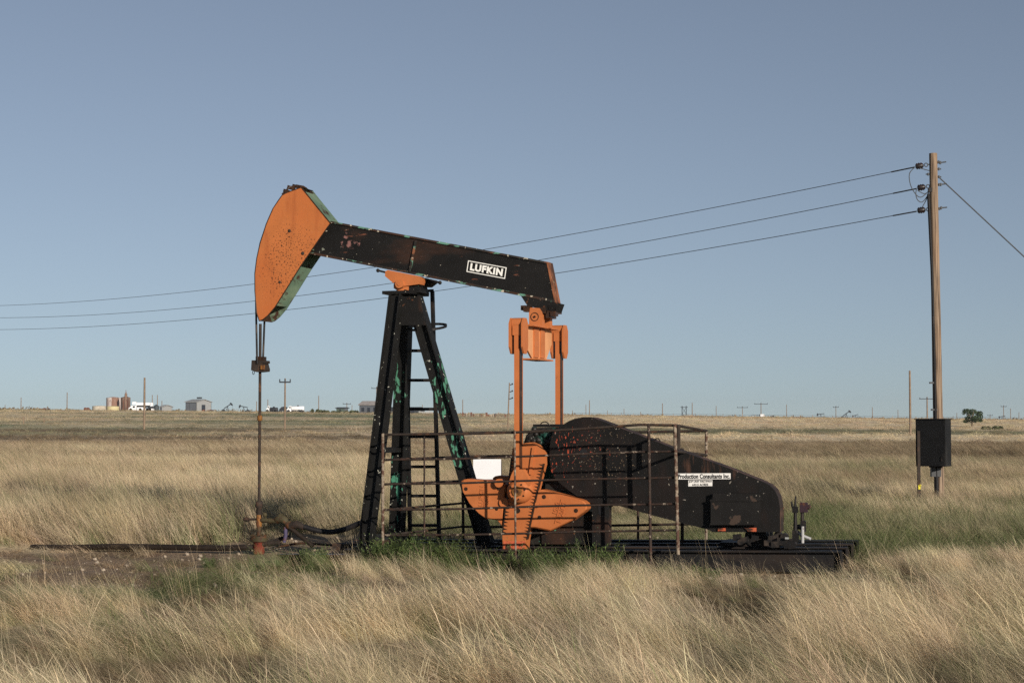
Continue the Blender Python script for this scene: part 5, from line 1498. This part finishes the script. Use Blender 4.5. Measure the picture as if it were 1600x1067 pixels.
def ground_mat():
    m, t = new_mat('dry_ground')
    at = t.n('ShaderNodeAttribute', attribute_name='cover')
    geo = t.n('ShaderNodeNewGeometry')
    n1 = t.n('ShaderNodeTexNoise'); n1.inputs['Scale'].default_value = 5; n1.inputs['Detail'].default_value = 9; n1.inputs['Roughness'].default_value = .7
    n2 = t.n('ShaderNodeTexNoise'); n2.inputs['Scale'].default_value = .5; n2.inputs['Detail'].default_value = 8; n2.inputs['Roughness'].default_value = .75
    n4 = t.n('ShaderNodeTexVoronoi'); n4.inputs['Scale'].default_value = 26
    for k in (n1, n2, n4): t.l(geo.outputs['Position'], k.inputs['Vector'])
    m1 = t.n('ShaderNodeMapRange'); m1.inputs['From Min'].default_value = .3; m1.inputs['From Max'].default_value = .7; m1.inputs['To Min'].default_value = .62; m1.inputs['To Max'].default_value = 1.4
    m2 = t.n('ShaderNodeMapRange'); m2.inputs['From Min'].default_value = .3; m2.inputs['From Max'].default_value = .7; m2.inputs['To Min'].default_value = .72; m2.inputs['To Max'].default_value = 1.28
    t.l(n1.outputs['Fac'], m1.inputs['Value']); t.l(n2.outputs['Fac'], m2.inputs['Value'])
    mu = t.n('ShaderNodeMath', operation='MULTIPLY'); t.l(m1.outputs[0], mu.inputs[0]); t.l(m2.outputs[0], mu.inputs[1])
    sc = t.n('ShaderNodeVectorMath', operation='SCALE'); t.l(at.outputs['Color'], sc.inputs[0]); t.l(mu.outputs[0], sc.inputs['Scale'])
    # pale pebbles on the bare dirt
    pb = t.n('ShaderNodeMapRange'); pb.inputs['From Min'].default_value = .10; pb.inputs['From Max'].default_value = .06
    t.l(n4.outputs['Distance'], pb.inputs['Value'])
    p2 = t.n('ShaderNodeMath', operation='MULTIPLY'); t.l(pb.outputs[0], p2.inputs[0]); t.l(at.outputs['Alpha'], p2.inputs[1])
    p3 = t.n('ShaderNodeMath', operation='MULTIPLY'); p3.inputs[1].default_value = .5; t.l(p2.outputs[0], p3.inputs[0])
    mx = t.n('ShaderNodeMix', data_type='RGBA'); mx.inputs[7].default_value = (.42, .36, .28, 1)
    t.l(p3.outputs[0], mx.inputs[0]); t.l(sc.outputs[0], mx.inputs[6])
    bs = t.n('ShaderNodeBsdfPrincipled'); bs.inputs['Roughness'].default_value = .95; bs.inputs['Specular IOR Level'].default_value = .1
    t.l(mx.outputs[2], bs.inputs['Base Color'])
    bp = t.n('ShaderNodeBump'); bp.inputs['Strength'].default_value = .9; bp.inputs['Distance'].default_value = .06
    t.l(n1.outputs['Fac'], bp.inputs['Height']); t.l(bp.outputs[0], bs.inputs['Normal'])
    out = t.n('ShaderNodeOutputMaterial'); t.l(bs.outputs[0], out.inputs['Surface'])
    return m
me.materials.append(ground_mat())
go = bpy.data.objects.new('ground', me); COL.objects.link(go); tag(go, 'dry prairie ground with bare dirt round the well', 'ground', kind='structure')

# ------------------------------------------------------------------ grass
def grass_mat(name, gain=1.0, trans=.35):
    m, t = new_mat(name)
    at = t.n('ShaderNodeAttribute', attribute_name='tone', attribute_type='INSTANCER')
    bl = t.n('ShaderNodeAttribute', attribute_name='blade')          # per blade: random, height
    sp = t.n('ShaderNodeSeparateColor'); t.l(bl.outputs['Color'], sp.inputs[0])
    mr = t.n('ShaderNodeMapRange'); mr.inputs['To Min'].default_value = .38 * gain; mr.inputs['To Max'].default_value = 1.48 * gain
    t.l(sp.outputs[0], mr.inputs['Value'])
    sc = t.n('ShaderNodeVectorMath', operation='SCALE'); t.l(at.outputs['Color'], sc.inputs[0]); t.l(mr.outputs[0], sc.inputs['Scale'])
    # some blades bleached, some greener
    mx = t.n('ShaderNodeMix', data_type='RGBA'); mx.inputs[7].default_value = (.66, .56, .38, 1)
    m2 = t.n('ShaderNodeMapRange'); m2.inputs['From Min'].default_value = .72; m2.inputs['From Max'].default_value = 1; m2.inputs['To Max'].default_value = .6
    t.l(sp.outputs[2], m2.inputs['Value']); t.l(m2.outputs[0], mx.inputs[0]); t.l(sc.outputs[0], mx.inputs[6])
    d = t.n('ShaderNodeBsdfDiffuse'); tr = t.n('ShaderNodeBsdfTranslucent')
    t.l(mx.outputs[2], d.inputs['Color']); t.l(mx.outputs[2], tr.inputs['Color'])
    ms = t.n('ShaderNodeMixShader'); ms.inputs[0].default_value = trans
    t.l(d.outputs[0], ms.inputs[1]); t.l(tr.outputs[0], ms.inputs[2])
    out = t.n('ShaderNodeOutputMaterial'); t.l(ms.outputs[0], out.inputs['Surface'])
    return m
M['grass'] = grass_mat('dry_grass_blades')

def clump_mesh(name, rng, n, rad, h, width, lean, spread, mat, bend=.5, seeds=False, nseg=4):
    """blades rooted within rad, mostly leaning toward -x (the wind)"""
    vs = []; fs = []; at = []
    for b in range(n):
        a = rng.uniform(0, 2 * np.pi); r = rad * np.sqrt(rng.uniform())
        bx, by = r * np.cos(a), r * np.sin(a)
        L = h * rng.uniform(.55, 1.15)
        az = np.pi + rng.normal(0, spread); ln = lean * rng.uniform(.4, 1.3)
        dx, dy = np.cos(az), np.sin(az)
        wv = rng.uniform(0, np.pi); wx, wy = np.cos(wv), np.sin(wv)
        wd = width * rng.uniform(.7, 1.3)
        curl = rng.normal(0, .13); stalk = seeds and rng.uniform() < .12
        if stalk: L *= 1.2; wd *= .6
        r0 = rng.uniform(); r2 = rng.uniform()
        n0 = len(vs); x, y, z = bx, by, -.03
        for k in range(nseg + 1):
            f = k / nseg
            ang = ln * (.40 + bend * f ** 1.4)
            if k:
                az += curl; dx, dy = np.cos(az), np.sin(az)
                st = L / nseg
                x += dx * np.sin(ang) * st; y += dy * np.sin(ang) * st; z += np.cos(ang) * st
            ww = wd * (1 - f * .85) if not stalk else wd * (1 + (.7 if k >= nseg - 1 and k < nseg else 0))
            if k == nseg: ww = wd * .12
            vs.append((x - wx * ww / 2, y - wy * ww / 2, z)); vs.append((x + wx * ww / 2, y + wy * ww / 2, z))
            at.append((r0, f, r2, 1)); at.append((r0, f, r2, 1))
            if k: q = n0 + 2 * k; fs.append((q - 2, q - 1, q + 1, q))
    me = bpy.data.meshes.new(name); me.from_pydata(vs, [], fs); me.materials.append(mat)
    ca = me.color_attributes.new('blade', 'FLOAT_COLOR', 'POINT')
    ca.data.foreach_set('color', np.array(at, np.float32).ravel())
    return me

def weed_mesh(name, rng, n, rad, h, mat, leaf=.03):
    """bushy weed: wiry stems with many narrow leaves"""
    vs = []; fs = []; at = []
    for b in range(n):
        a = rng.uniform(0, 2 * np.pi); r = rad * np.sqrt(rng.uniform())
        p = np.array([r * np.cos(a), r * np.sin(a), -.02]); L = h * rng.uniform(.5, 1.1)
        d = np.array([np.cos(a) * .35 * r / rad - .12, np.sin(a) * .35 * r / rad, 1.0]); d /= np.linalg.norm(d)
        r0 = rng.uniform(); nl = int(22 + 14 * L / h)
        for k in range(nl):
            f = (k + .5) / nl
            q = p + d * L * f
            la = rng.uniform(0, 2 * np.pi); el = rng.uniform(.1, 1.1)
            ld = np.array([np.cos(la) * np.cos(el), np.sin(la) * np.cos(el), np.sin(el)]) * leaf * rng.uniform(.7, 1.7) * (1.25 - f * .6)
            sd = np.cross(ld, [0, 0, 1.0]); sd = sd / (np.linalg.norm(sd) + 1e-6) * leaf * .085
            n0 = len(vs)
            vs += [tuple(q), tuple(q + ld * .5 + sd), tuple(q + ld), tuple(q + ld * .5 - sd)]
            fs.append((n0, n0 + 1, n0 + 2, n0 + 3)); at += [(r0, f, rng.uniform() * .5, 1)] * 4
    me = bpy.data.meshes.new(name); me.from_pydata(vs, [], fs); me.materials.append(mat)
    ca = me.color_attributes.new('blade', 'FLOAT_COLOR', 'POINT')
    ca.data.foreach_set('color', np.array(at, np.float32).ravel())
    return me

rng = np.random.default_rng(12)
def coll(name, meshes):
    c = bpy.data.collections.new(name)
    for i, me_ in enumerate(meshes):
        o = bpy.data.objects.new(f'{name}_{i:02d}', me_); c.objects.link(o)
    return c
g = M['grass']
near_c = coll('clump_near', [clump_mesh('c', rng, 110, .19, 1.0, .0046, l, .6, g, bend=1.1, seeds=True, nseg=5) for l in (.9, 1.1, 1.25, 1.0, .75, 1.35)])
mid_c = coll('clump_mid', [clump_mesh('c', rng, 90, .30, 1.0, .008, l, .6, g, bend=.7, nseg=3) for l in (.6, .75, .5, .85)])
far_c = coll('clump_far', [clump_mesh('c', rng, 110, 1.0, 1.0, .03, l, .8, g, bend=.6, nseg=2) for l in (.5, .65, .4)])
stalk_c = coll('stalks', [clump_mesh('c', rng, 7, .12, 1.0, .0034, l, .4, g, bend=.7, seeds=True, nseg=6) for l in (.6, .8, 1.0, .5)])
weed_c = coll('weeds', [weed_mesh('w', rng, n_, .16, 1.0, g, .11) for n_ in (16, 22, 12)])
turf_c = coll('turf', [clump_mesh('c', rng, 80, .22, 1.0, .005, .45, 3.0, g, bend=.6, nseg=3) for _ in range(3)])

def scatter(name, collection, pts_, scl, rot, tones, label, cat):
    n = len(pts_)
    me = bpy.data.meshes.new(name)
    me.vertices.add(n); me.vertices.foreach_set('co', np.asarray(pts_, np.float32).ravel())
    def fa(nm, typ, data, key):
        a = me.attributes.new(nm, typ, 'POINT'); a.data.foreach_set(key, np.asarray(data, np.float32 if typ != 'INT' else np.int32).ravel())
    fa('scl', 'FLOAT_VECTOR', scl, 'vector'); fa('rot', 'FLOAT_VECTOR', rot, 'vector')
    fa('var', 'INT', rng.integers(0, 1000, n), 'value')
    a = me.attributes.new('tone', 'FLOAT_COLOR', 'POINT')
    a.data.foreach_set('color', np.concatenate([tones, np.ones((n, 1))], 1).astype(np.float32).ravel())
    me.update()
    o = bpy.data.objects.new(name, me); COL.objects.link(o)
    ng = bpy.data.node_groups.new(name + '_scatter', 'GeometryNodeTree')
    ng.interface.new_socket('Geometry', in_out='INPUT', socket_type='NodeSocketGeometry')
    ng.interface.new_socket('Geometry', in_out='OUTPUT', socket_type='NodeSocketGeometry')
    N = ng.nodes.new; Lk = ng.links.new
    gi = N('NodeGroupInput'); gout = N('NodeGroupOutput'); iop = N('GeometryNodeInstanceOnPoints'); ci = N('GeometryNodeCollectionInfo')
    ci.inputs['Collection'].default_value = collection; ci.inputs['Separate Children'].default_value = True; ci.inputs['Reset Children'].default_value = True
    def at(nm, typ):
        k = N('GeometryNodeInputNamedAttribute'); k.data_type = typ; k.inputs['Name'].default_value = nm; return k.outputs['Attribute']
    iop.inputs['Pick Instance'].default_value = True
    Lk(gi.outputs[0], iop.inputs['Points']); Lk(ci.outputs[0], iop.inputs['Instance'])
    Lk(at('var', 'INT'), iop.inputs['Instance Index']); Lk(at('scl', 'FLOAT_VECTOR'), iop.inputs['Scale'])
    e2r = N('FunctionNodeEulerToRotation'); Lk(at('rot', 'FLOAT_VECTOR'), e2r.inputs[0]); Lk(e2r.outputs[0], iop.inputs['Rotation'])
    Lk(iop.outputs[0], gout.inputs[0])
    md = o.modifiers.new('scatter', 'NODES'); md.node_group = ng
    tag(o, label, cat, kind='stuff')
    return o

def field(y0, y1, dens, margin=1.12, extra=1.5):
    """jittered points over the seen wedge between two distances"""
    step = 1 / math.sqrt(dens)
    xm = (.31 * margin) * y1 + extra
    gx, gy = np.meshgrid(np.arange(-xm, xm, step), np.arange(y0, y1, step))
    gx = gx + rng.uniform(-.5, .5, gx.shape) * step * 1.3; gy = gy + rng.uniform(-.5, .5, gy.shape) * step * 1.3
    gx = gx.ravel(); gy = gy.ravel()
    k = (np.abs(gx) < .31 * margin * gy + extra) & (gy > 6)
    return gx[k], gy[k]
def place(name, c, X, Y, keep, hs, wscale, label, cat, rz=.28, tones=None, tvar=.12):
    X, Y, hs = X[keep], Y[keep], hs[keep]
    Z = terrain(X, Y); n = len(X)
    scl = np.stack([wscale * np.ones(n), wscale * np.ones(n), hs], -1) if np.isscalar(wscale) else np.stack([wscale[keep], wscale[keep], hs], -1)
    lean_gain = np.clip(hs, .1, 1)                     # x-reach follows blade length
    rot = np.stack([rng.normal(0, .10, n), rng.normal(0, .14, n), rng.normal(0, rz, n) + (fbm(X * .45, Y * .45, 101) - .5) * 1.3], -1)
    tn = tone(X, Y) if tones is None else np.repeat(np.asarray(tones)[None], n, 0)
    tn = tn * rng.uniform(1 - tvar, 1 + tvar, (n, 1)) * (1 + rng.normal(0, .04, (n, 3)))
    if name in ('dry_grass', 'meadow_grass'):
        gsel = rng.uniform(size=n) < .11
        tn[gsel] = np.array([.17, .195, .085]) * rng.uniform(.7, 1.3, (gsel.sum(), 1))
    return scatter(name, c, np.stack([X, Y, Z], -1), scl, rot, tn, label, cat)

# foreground stand
X, Y = field(7.6, 17.2, 62)
s, w = local(X, Y)
b = bare(X, Y)
front = np.where(X < -1.55, Y < 15.5 + (fbm(X * .9, Y * 0 + 2, 71) - .5) * 1.2, w < np.where(s > .9, -1.85, np.where(s < -1.35, -1.9, -1.5)) + (fbm(X * .9, Y * 0 + 5, 72) - .5) * .7)
front |= (s > 3.95)
hs = gheight(X, Y) * rng.uniform(.8, 1.2, X.shape)
keep = front & (rng.uniform(size=X.shape) > b * .9)
place('dry_grass', near_c, X, Y, keep, hs, np.clip(hs * 1.4, .30, 1.0), 'tall straw coloured dry grass in the foreground', 'grass', tvar=.24)
# loose taller stalks
X, Y = field(8.0, 17.6, 5.0)
s, w = local(X, Y)
front = np.where(X < -1.55, Y < 16.4, w < -1.05) | (s > 3.3)
hs = rng.uniform(.28, .55, X.shape)
place('grass_stalks', stalk_c, X, Y, front & (rng.uniform(size=X.shape) < .85), hs, .45, 'thin pale grass stalks bent over by the wind', 'grass', tones=C_STRAW * 1.0)
# middle distance
X, Y = field(16.0, 48, 20)
s, w = local(X, Y); b = bare(X, Y)
skid_ = (np.abs(w) < 1.15) & (s > -4.2) & (s < 3.3)
fgz = np.where(X < -1.55, Y < 15.5, w < -1.15) & (s < 3.45)
hs = gheight(X, Y) * rng.uniform(.75, 1.25, X.shape)
keep = (rng.uniform(size=X.shape) > b * .97) & ~skid_ & ~fgz
place('meadow_grass', mid_c, X, Y, keep, hs, np.clip(hs * 1.5, .45, 1.1), 'blond dry grass in the field behind the pump jack', 'grass')
X, Y = field(46, 125, 3.2)
hs = gheight(X, Y) * rng.uniform(.5, 1.2, X.shape) * (.55 + .9 * fbm(X * .5, Y * .36, 131, 2))
place('field_grass', mid_c, X, Y, np.ones(X.shape, bool), hs, 1.7, 'tufted dry grass across the middle of the plain', 'grass', rz=.6, tvar=.08)
X, Y = field(115, 460, .10)
hs = (.08 + .18 * fbm(X * .05, Y * .05, 91)) * rng.uniform(.6, 1.3, X.shape)
place('plain_grass', far_c, X, Y, np.ones(X.shape, bool), hs, 1.5, 'far dry grass of the plain', 'grass', rz=1.5, tvar=.09)

# green weeds along the front of the skid
wx_, wy_, wh_ = [], [], []
def weeds_px(n, x0, x1, w0, w1, h0, h1):
    for _ in range(n):
        x = rng.uniform(x0, x1); w_ = rng.uniform(w0, w1)
        s_, _z = P(x, 870, w_); p = O + U * s_ + V * w_
        wx_.append(p[0]); wy_.append(p[1]); wh_.append(rng.uniform(h0, h1))
weeds_px(80, 592, 712, -1.5, -1.0, .20, .40)
weeds_px(22, 715, 790, -1.4, -1.0, .12, .24)
weeds_px(46, 815, 960, -1.45, -1.02, .14, .32)
weeds_px(4, 1095, 1130, -1.5, -1.2, .10, .18)
weeds_px(7, 478, 496, -1.15, -1.0, .18, .30)
weeds_px(14, 430, 590, -2.0, -1.6, .05, .11)
weeds_px(3, 318, 332, -1.6, -1.4, .10, .16)
weeds_px(20, 960, 1080, -1.5, -1.1, .08, .16)
X, Y, hs = np.array(wx_), np.array(wy_), np.array(wh_)
place('green_weeds', weed_c, X, Y, np.ones(X.shape, bool), hs, np.clip(hs * 1.6, .25, .6), 'dark green bushy weeds growing under the guard fence', 'weeds', rz=2, tones=np.array([.15, .20, .075]), tvar=.3)
X, Y = field(15.2, 17.4, 40)
s, w = local(X, Y)
kp = (w < -1.0) & (w > -1.75 + (fbm(X * 1.3, Y * 0, 133) - .5) * .8) & (s > -2.6) & (s < 1.4) & (fbm(X * 1.2, Y * 1.2, 134) > .42)
hs = rng.uniform(.12, .34, X.shape)
place('green_blades', near_c, X, Y, kp, hs, .34, 'thin green grass blades along the front of the skid', 'grass', rz=.5, tones=np.array([.17, .21, .085]), tvar=.3)
# short green turf behind and right of the unit
X, Y = field(16.6, 26.5, 16)
s, w = local(X, Y); px = pxof(X, Y); b = bare(X, Y)
kp = ((w > 1.3) | (s > 3.5)) & ((px > 640) | (Y > 21.8)) & (fbm(X * .8, Y * .8, 81) + .35 * sstep(1200, 1240, px) * sstep(1420, 1340, px) > .50) & (rng.uniform(size=X.shape) > b * .9)
hs = rng.uniform(.10, .22, X.shape) * (1 + .6 * sstep(1200, 1240, px))
place('green_turf', turf_c, X, Y, kp, hs, .9, 'patchy short green grass round the pad', 'grass', rz=3, tones=np.array([.12, .155, .06]), tvar=.3)
# green turf patches left foreground
X, Y = field(13.8, 16.2, 18)
ns_ = fbm(X * .9, Y * .9, 6)
kp = (X > -5.2) & (X < -1.6) & (fbm(X * .7, Y * .9, 83) > .50)
hs = rng.uniform(.08, .2, X.shape)
place('green_patches', turf_c, X, Y, kp, hs, .9, 'green grass patches in front of the wellhead dirt', 'grass', rz=3, tones=np.array([.12, .15, .06]), tvar=.3)
# dry litter tufts on the dirt
X, Y = field(14.5, 22, 12)
b = bare(X, Y); s, w = local(X, Y)
kp = (b > .3) & ~((np.abs(w) < 1.0) & (s > -4.0) & (s < 3.2)) & (rng.uniform(size=X.shape) < .7) & (fbm(X * 1.7, Y * 1.7, 88) > .45)
hs = rng.uniform(.03, .12, X.shape)
place('dirt_tufts', turf_c, X, Y, kp, hs, .6, 'sparse low tufts and litter on the bare dirt', 'grass', rz=3, tones=np.array([.27, .20, .12]), tvar=.4)

def stone_mesh(rng):
    mb = MB(); mb.ball((0, 0, .25), .5, 6, (1, .8, .6))
    me = bpy.data.meshes.new('stone')
    vs = [tuple(np.array(v) * (1 + rng.normal(0, .12, 3))) for v in mb.v]
    me.from_pydata(vs, [], mb.f); me.materials.append(paint('stone', (.34, .29, .23), .9, [dict(col=(.2, .15, .11), scale=3, lo=.45, hi=.6)], bump=0))
    return me
stone_c = coll('stones', [stone_mesh(rng) for _ in range(3)])
X, Y = field(14.8, 23, 26)
b = bare(X, Y); k = (b > .45) & (rng.uniform(size=X.shape) < .5)
X, Y = X[k], Y[k]; n = len(X); sz = .012 + .05 * rng.uniform(size=n) ** 4
scatter('gravel', stone_c, np.stack([X, Y, terrain(X, Y)], -1), np.stack([sz, sz, sz], -1), rng.uniform(0, 3, (n, 3)) * np.array([.2, .2, 1]), np.ones((n, 3)) * .3, 'small pale stones and gravel on the bare dirt', 'gravel')

# ------------------------------------------------------------------ leafy tree and brush
def leaf_mat(name, col):
    m, t = new_mat(name)
    oi = t.n('ShaderNodeNewGeometry')
    hs_ = t.n('ShaderNodeMapRange'); hs_.inputs['To Min'].default_value = .5; hs_.inputs['To Max'].default_value = 1.6
    t.l(oi.outputs['Random Per Island'], hs_.inputs['Value'])
    sc = t.n('ShaderNodeVectorMath', operation='SCALE'); sc.inputs[0].default_value = col; t.l(hs_.outputs[0], sc.inputs['Scale'])
    d = t.n('ShaderNodeBsdfDiffuse'); tr = t.n('ShaderNodeBsdfTranslucent'); t.l(sc.outputs[0], d.inputs['Color']); t.l(sc.outputs[0], tr.inputs['Color'])
    ms = t.n('ShaderNodeMixShader'); ms.inputs[0].default_value = .2; t.l(d.outputs[0], ms.inputs[1]); t.l(tr.outputs[0], ms.inputs[2])
    out = t.n('ShaderNodeOutputMaterial'); t.l(ms.outputs[0], out.inputs['Surface'])
    return m
M['leaf'] = leaf_mat('tree_leaves', (.05, .072, .034)); M['brush'] = leaf_mat('brush_leaves', (.10, .11, .055)); M['scrub'] = leaf_mat('dry_scrub', (.20, .15, .09))
def leaves(m, c, rad, n, size, rs):
    for _ in range(n):
        while True:
            v = Vector((rs.uniform(-1, 1), rs.uniform(-1, 1), rs.uniform(-1, 1)))
            if v.length < 1: break
        p = Vector(c) + Vector((v.x * rad[0], v.y * rad[1], v.z * rad[2]))
        a = Vector((rs.gauss(0, 1), rs.gauss(0, 1), rs.gauss(0, 1))).normalized(); b_ = a.cross(Vector((rs.gauss(0, 1), rs.gauss(0, 1), rs.gauss(0, 1)))).normalized()
        k = size * rs.uniform(.6, 1.4)
        m.add([p - a * k, p + b_ * k * .6, p + a * k, p - b_ * k * .6], [(0, 1, 2, 3)])
gx, gy = ground_hit(1518.5, 667); YT2 = gy; kk = gy / F
rs = random.Random(4)
TRt = thing('lone_tree', 'lone dark green bushy tree standing on the plain at the right', 'tree', (gx, gy, tz(gx, gy)))
def t3(x, y, dy=0): return Vector(pt(x, y, gy + dy))
m = MB(); base = Vector((gx, gy, tz(gx, gy) - .1))
m.tube([base, t3(1518.7, 662), t3(1519, 655), t3(1520, 648)], [.9 * kk * 1.2, .8 * kk, .7 * kk, .3 * kk], 8)
for (x, y, dy) in ((1508, 646, .8), (1529, 648, -.8), (1512, 658, 1), (1533, 657, .5), (1510, 641, -1), (1522, 640, .6)):
    m.tube([t3(1519, 656), t3((1519 + x) / 2, (656 + y) / 2 - 1, dy * .4), t3(x, y, dy)], [.45 * kk, .3 * kk, .12 * kk], 6)
m.build('trunk', M['pole_far'], TRt)
m = MB()
for (x, y, rx, ry, n_) in ((1510, 642, 6.5, 4, 330), (1520, 643, 6, 4.5, 330), (1516, 648, 6, 5, 260), (1527, 645.5, 4, 3.5, 170), (1532, 646, 4, 4, 200), (1531, 651, 5, 5, 300), (1524, 654, 7, 5, 380), (1512, 653, 5, 3, 190), (1510, 658, 6, 3, 230), (1521, 657, 6, 4, 260), (1532, 657, 4, 2.5, 130), (1506, 645, 3, 3.5, 90)):
    leaves(m, t3(x, y, rs.uniform(-1.5, 1.5)), (rx * kk, rx * kk, ry * kk), n_, .95 * kk, rs)
m.build('crown', M['leaf'], TRt)
def bush(x, row_top, row_bot, wpx, Y, mat, lab, n_=160, name='brush_bush'):
    gxx = X_(x, Y); zb = tz(gxx, Y); h = max(.35, (row_bot - row_top) * Y / F); rw = wpx / 2 * Y / F
    o = thing(name, lab, 'bush', (gxx, Y, zb), group='brush on the far plain')
    rs = random.Random(int(x * 10)); m = MB()
    for k in range(3): leaves(m, (gxx + rs.uniform(-.5, .5) * rw, Y + rs.uniform(-.3, .3), zb + h * rs.uniform(.35, .6)), (rw * .7, rw * .6, h * .45), n_ // 3, .24, rs)
    m.build('foliage', mat, o)
    m = MB(); m.tube([(gxx, Y, zb - .1), (gxx, Y, zb + h * .6)], .06, 5); m.build('stem', M['pole_far'], o)
YB = 426
for i, (x, tp, wd) in enumerate(((489, 637, 8), (496, 636.5, 9), (504, 638.5, 9), (512, 639, 10), (521, 639.5, 10), (530, 640, 9), (541, 639.5, 9), (550, 638.5, 8), (557, 638.5, 8))):
    names_ = ['first bush of the green brush right of the white tank truck', 'taller bush under the tall thin pole right of the white tank truck', 'rounded bush right of the tall thin far pole', 'wide low bush between the thin far pole and the green hut', 'wide bush close left of the green hut', 'low bush in front of the green hut', 'bush directly right of the green hut', 'bush midway between green hut and grey house', 'bush against the left wall of the grey house']
    bush(x, tp, 643.5, wd, YB + rng.uniform(-3, 3), M['brush'], names_[i])
for x, tp, lab in ((1536, 667.5, 'small dark bush nearest right of the lone tree'), (1545, 668, 'low bush second right of the lone tree'), (1553, 669, 'low bush third right of the lone tree'), (1562, 668.5, 'low bush farthest right of the lone tree')):
    gx2, gy2 = ground_hit(x, 671); bush(x, tp, 671, 8, gy2, M['brush'], lab)
# ragged scrub along the skyline reads as one mass
m = MB(); rs = random.Random(8)
for _ in range(520):
    x = rs.uniform(-60, 1660); Y = rs.uniform(450, 620)
    gxx = X_(x, Y); h = rs.choice((.3, .4, .5, .6, .9)) * (1.15 if x < 700 else .9)
    leaves(m, (gxx, Y, tz(gxx, Y) + h * .4), (rs.uniform(.5, 2.4), .6, h * .6), 14, .28, rs)
o = m.build('skyline_scrub', M['scrub'], None, origin=(0, 450, 0)); tag(o, 'ragged dry scrub along the skyline', 'scrub', kind='stuff')

# ================================================================== SKY, SUN, AIR
EL, AZ = R(16), R(30)            # sun behind the camera, to the right
sd = Vector((math.sin(AZ) * math.cos(EL), -math.cos(AZ) * math.cos(EL), math.sin(EL)))
sun_d = bpy.data.lights.new('sun', 'SUN'); sun_d.energy = 5.0; sun_d.angle = R(.55); sun_d.color = (1.0, .90, .78)
sun = bpy.data.objects.new('sun', sun_d); COL.objects.link(sun); sun.rotation_euler = sd.to_track_quat('Z', 'Y').to_euler(); sun.location = (20, -20, 20)
w = bpy.data.worlds.new('World'); scene.world = w; w.use_nodes = True
nt = w.node_tree; nt.nodes.clear()
sky = nt.nodes.new('ShaderNodeTexSky'); sky.sky_type = 'NISHITA'; sky.sun_disc = False
sky.sun_elevation = EL; sky.sun_rotation = math.pi - AZ; sky.altitude = 900; sky.air_density = 1.0; sky.dust_density = .5; sky.ozone_density = 2.5
hsv = nt.nodes.new('ShaderNodeHueSaturation'); hsv.inputs['Saturation'].default_value = .62; hsv.inputs['Value'].default_value = 1.0
bg = nt.nodes.new('ShaderNodeBackground'); bg.inputs['Strength'].default_value = .066
ow = nt.nodes.new('ShaderNodeOutputWorld')
tint = nt.nodes.new('ShaderNodeMix'); tint.data_type = 'RGBA'; tint.blend_type = 'MULTIPLY'; tint.inputs[0].default_value = 1; tint.inputs[7].default_value = (.945, .98, 1.035, 1)
stc = nt.nodes.new('ShaderNodeTexCoord'); smp = nt.nodes.new('ShaderNodeMapping')
smp.inputs['Location'].default_value = (0, 0, .05); smp.inputs['Scale'].default_value = (1, 1, .95)   # the bright band at the very horizon lies below the far plain
nt.links.new(stc.outputs['Generated'], smp.inputs['Vector']); nt.links.new(smp.outputs[0], sky.inputs['Vector'])
nt.links.new(sky.outputs[0], hsv.inputs['Color']); nt.links.new(hsv.outputs[0], tint.inputs[6]); nt.links.new(tint.outputs[2], bg.inputs['Color']); nt.links.new(bg.outputs[0], ow.inputs['Surface'])
HAZE = True
if HAZE:
    m = MB(); m.box2((-1160, -40, -36), (1160, 1540, 16))
    hm, t = new_mat('haze_air')
    pv = t.n('ShaderNodeVolumePrincipled'); pv.inputs['Density'].default_value = .00013; pv.inputs['Color'].default_value = (.85, .9, 1, 1); pv.inputs['Anisotropy'].default_value = .2
    out = t.n('ShaderNodeOutputMaterial'); t.l(pv.outputs[0], out.inputs['Volume'])
    o = m.build('haze', hm, None); tag(o, 'pale haze in the air over the plain', 'haze', kind='stuff')

vs_ = scene.view_settings
vs_.view_transform = 'Standard'; vs_.look = 'None'; vs_.gamma = 1.0; vs_.exposure = 0.16; vs_.use_curve_mapping = False
scene.render.engine = 'CYCLES'
scene.cycles.use_denoising = False
scene.cycles.max_bounces = 6; scene.cycles.diffuse_bounces = 3; scene.cycles.transparent_max_bounces = 8
for o in list(bpy.data.objects):
    if 'base' in o: del o['base']
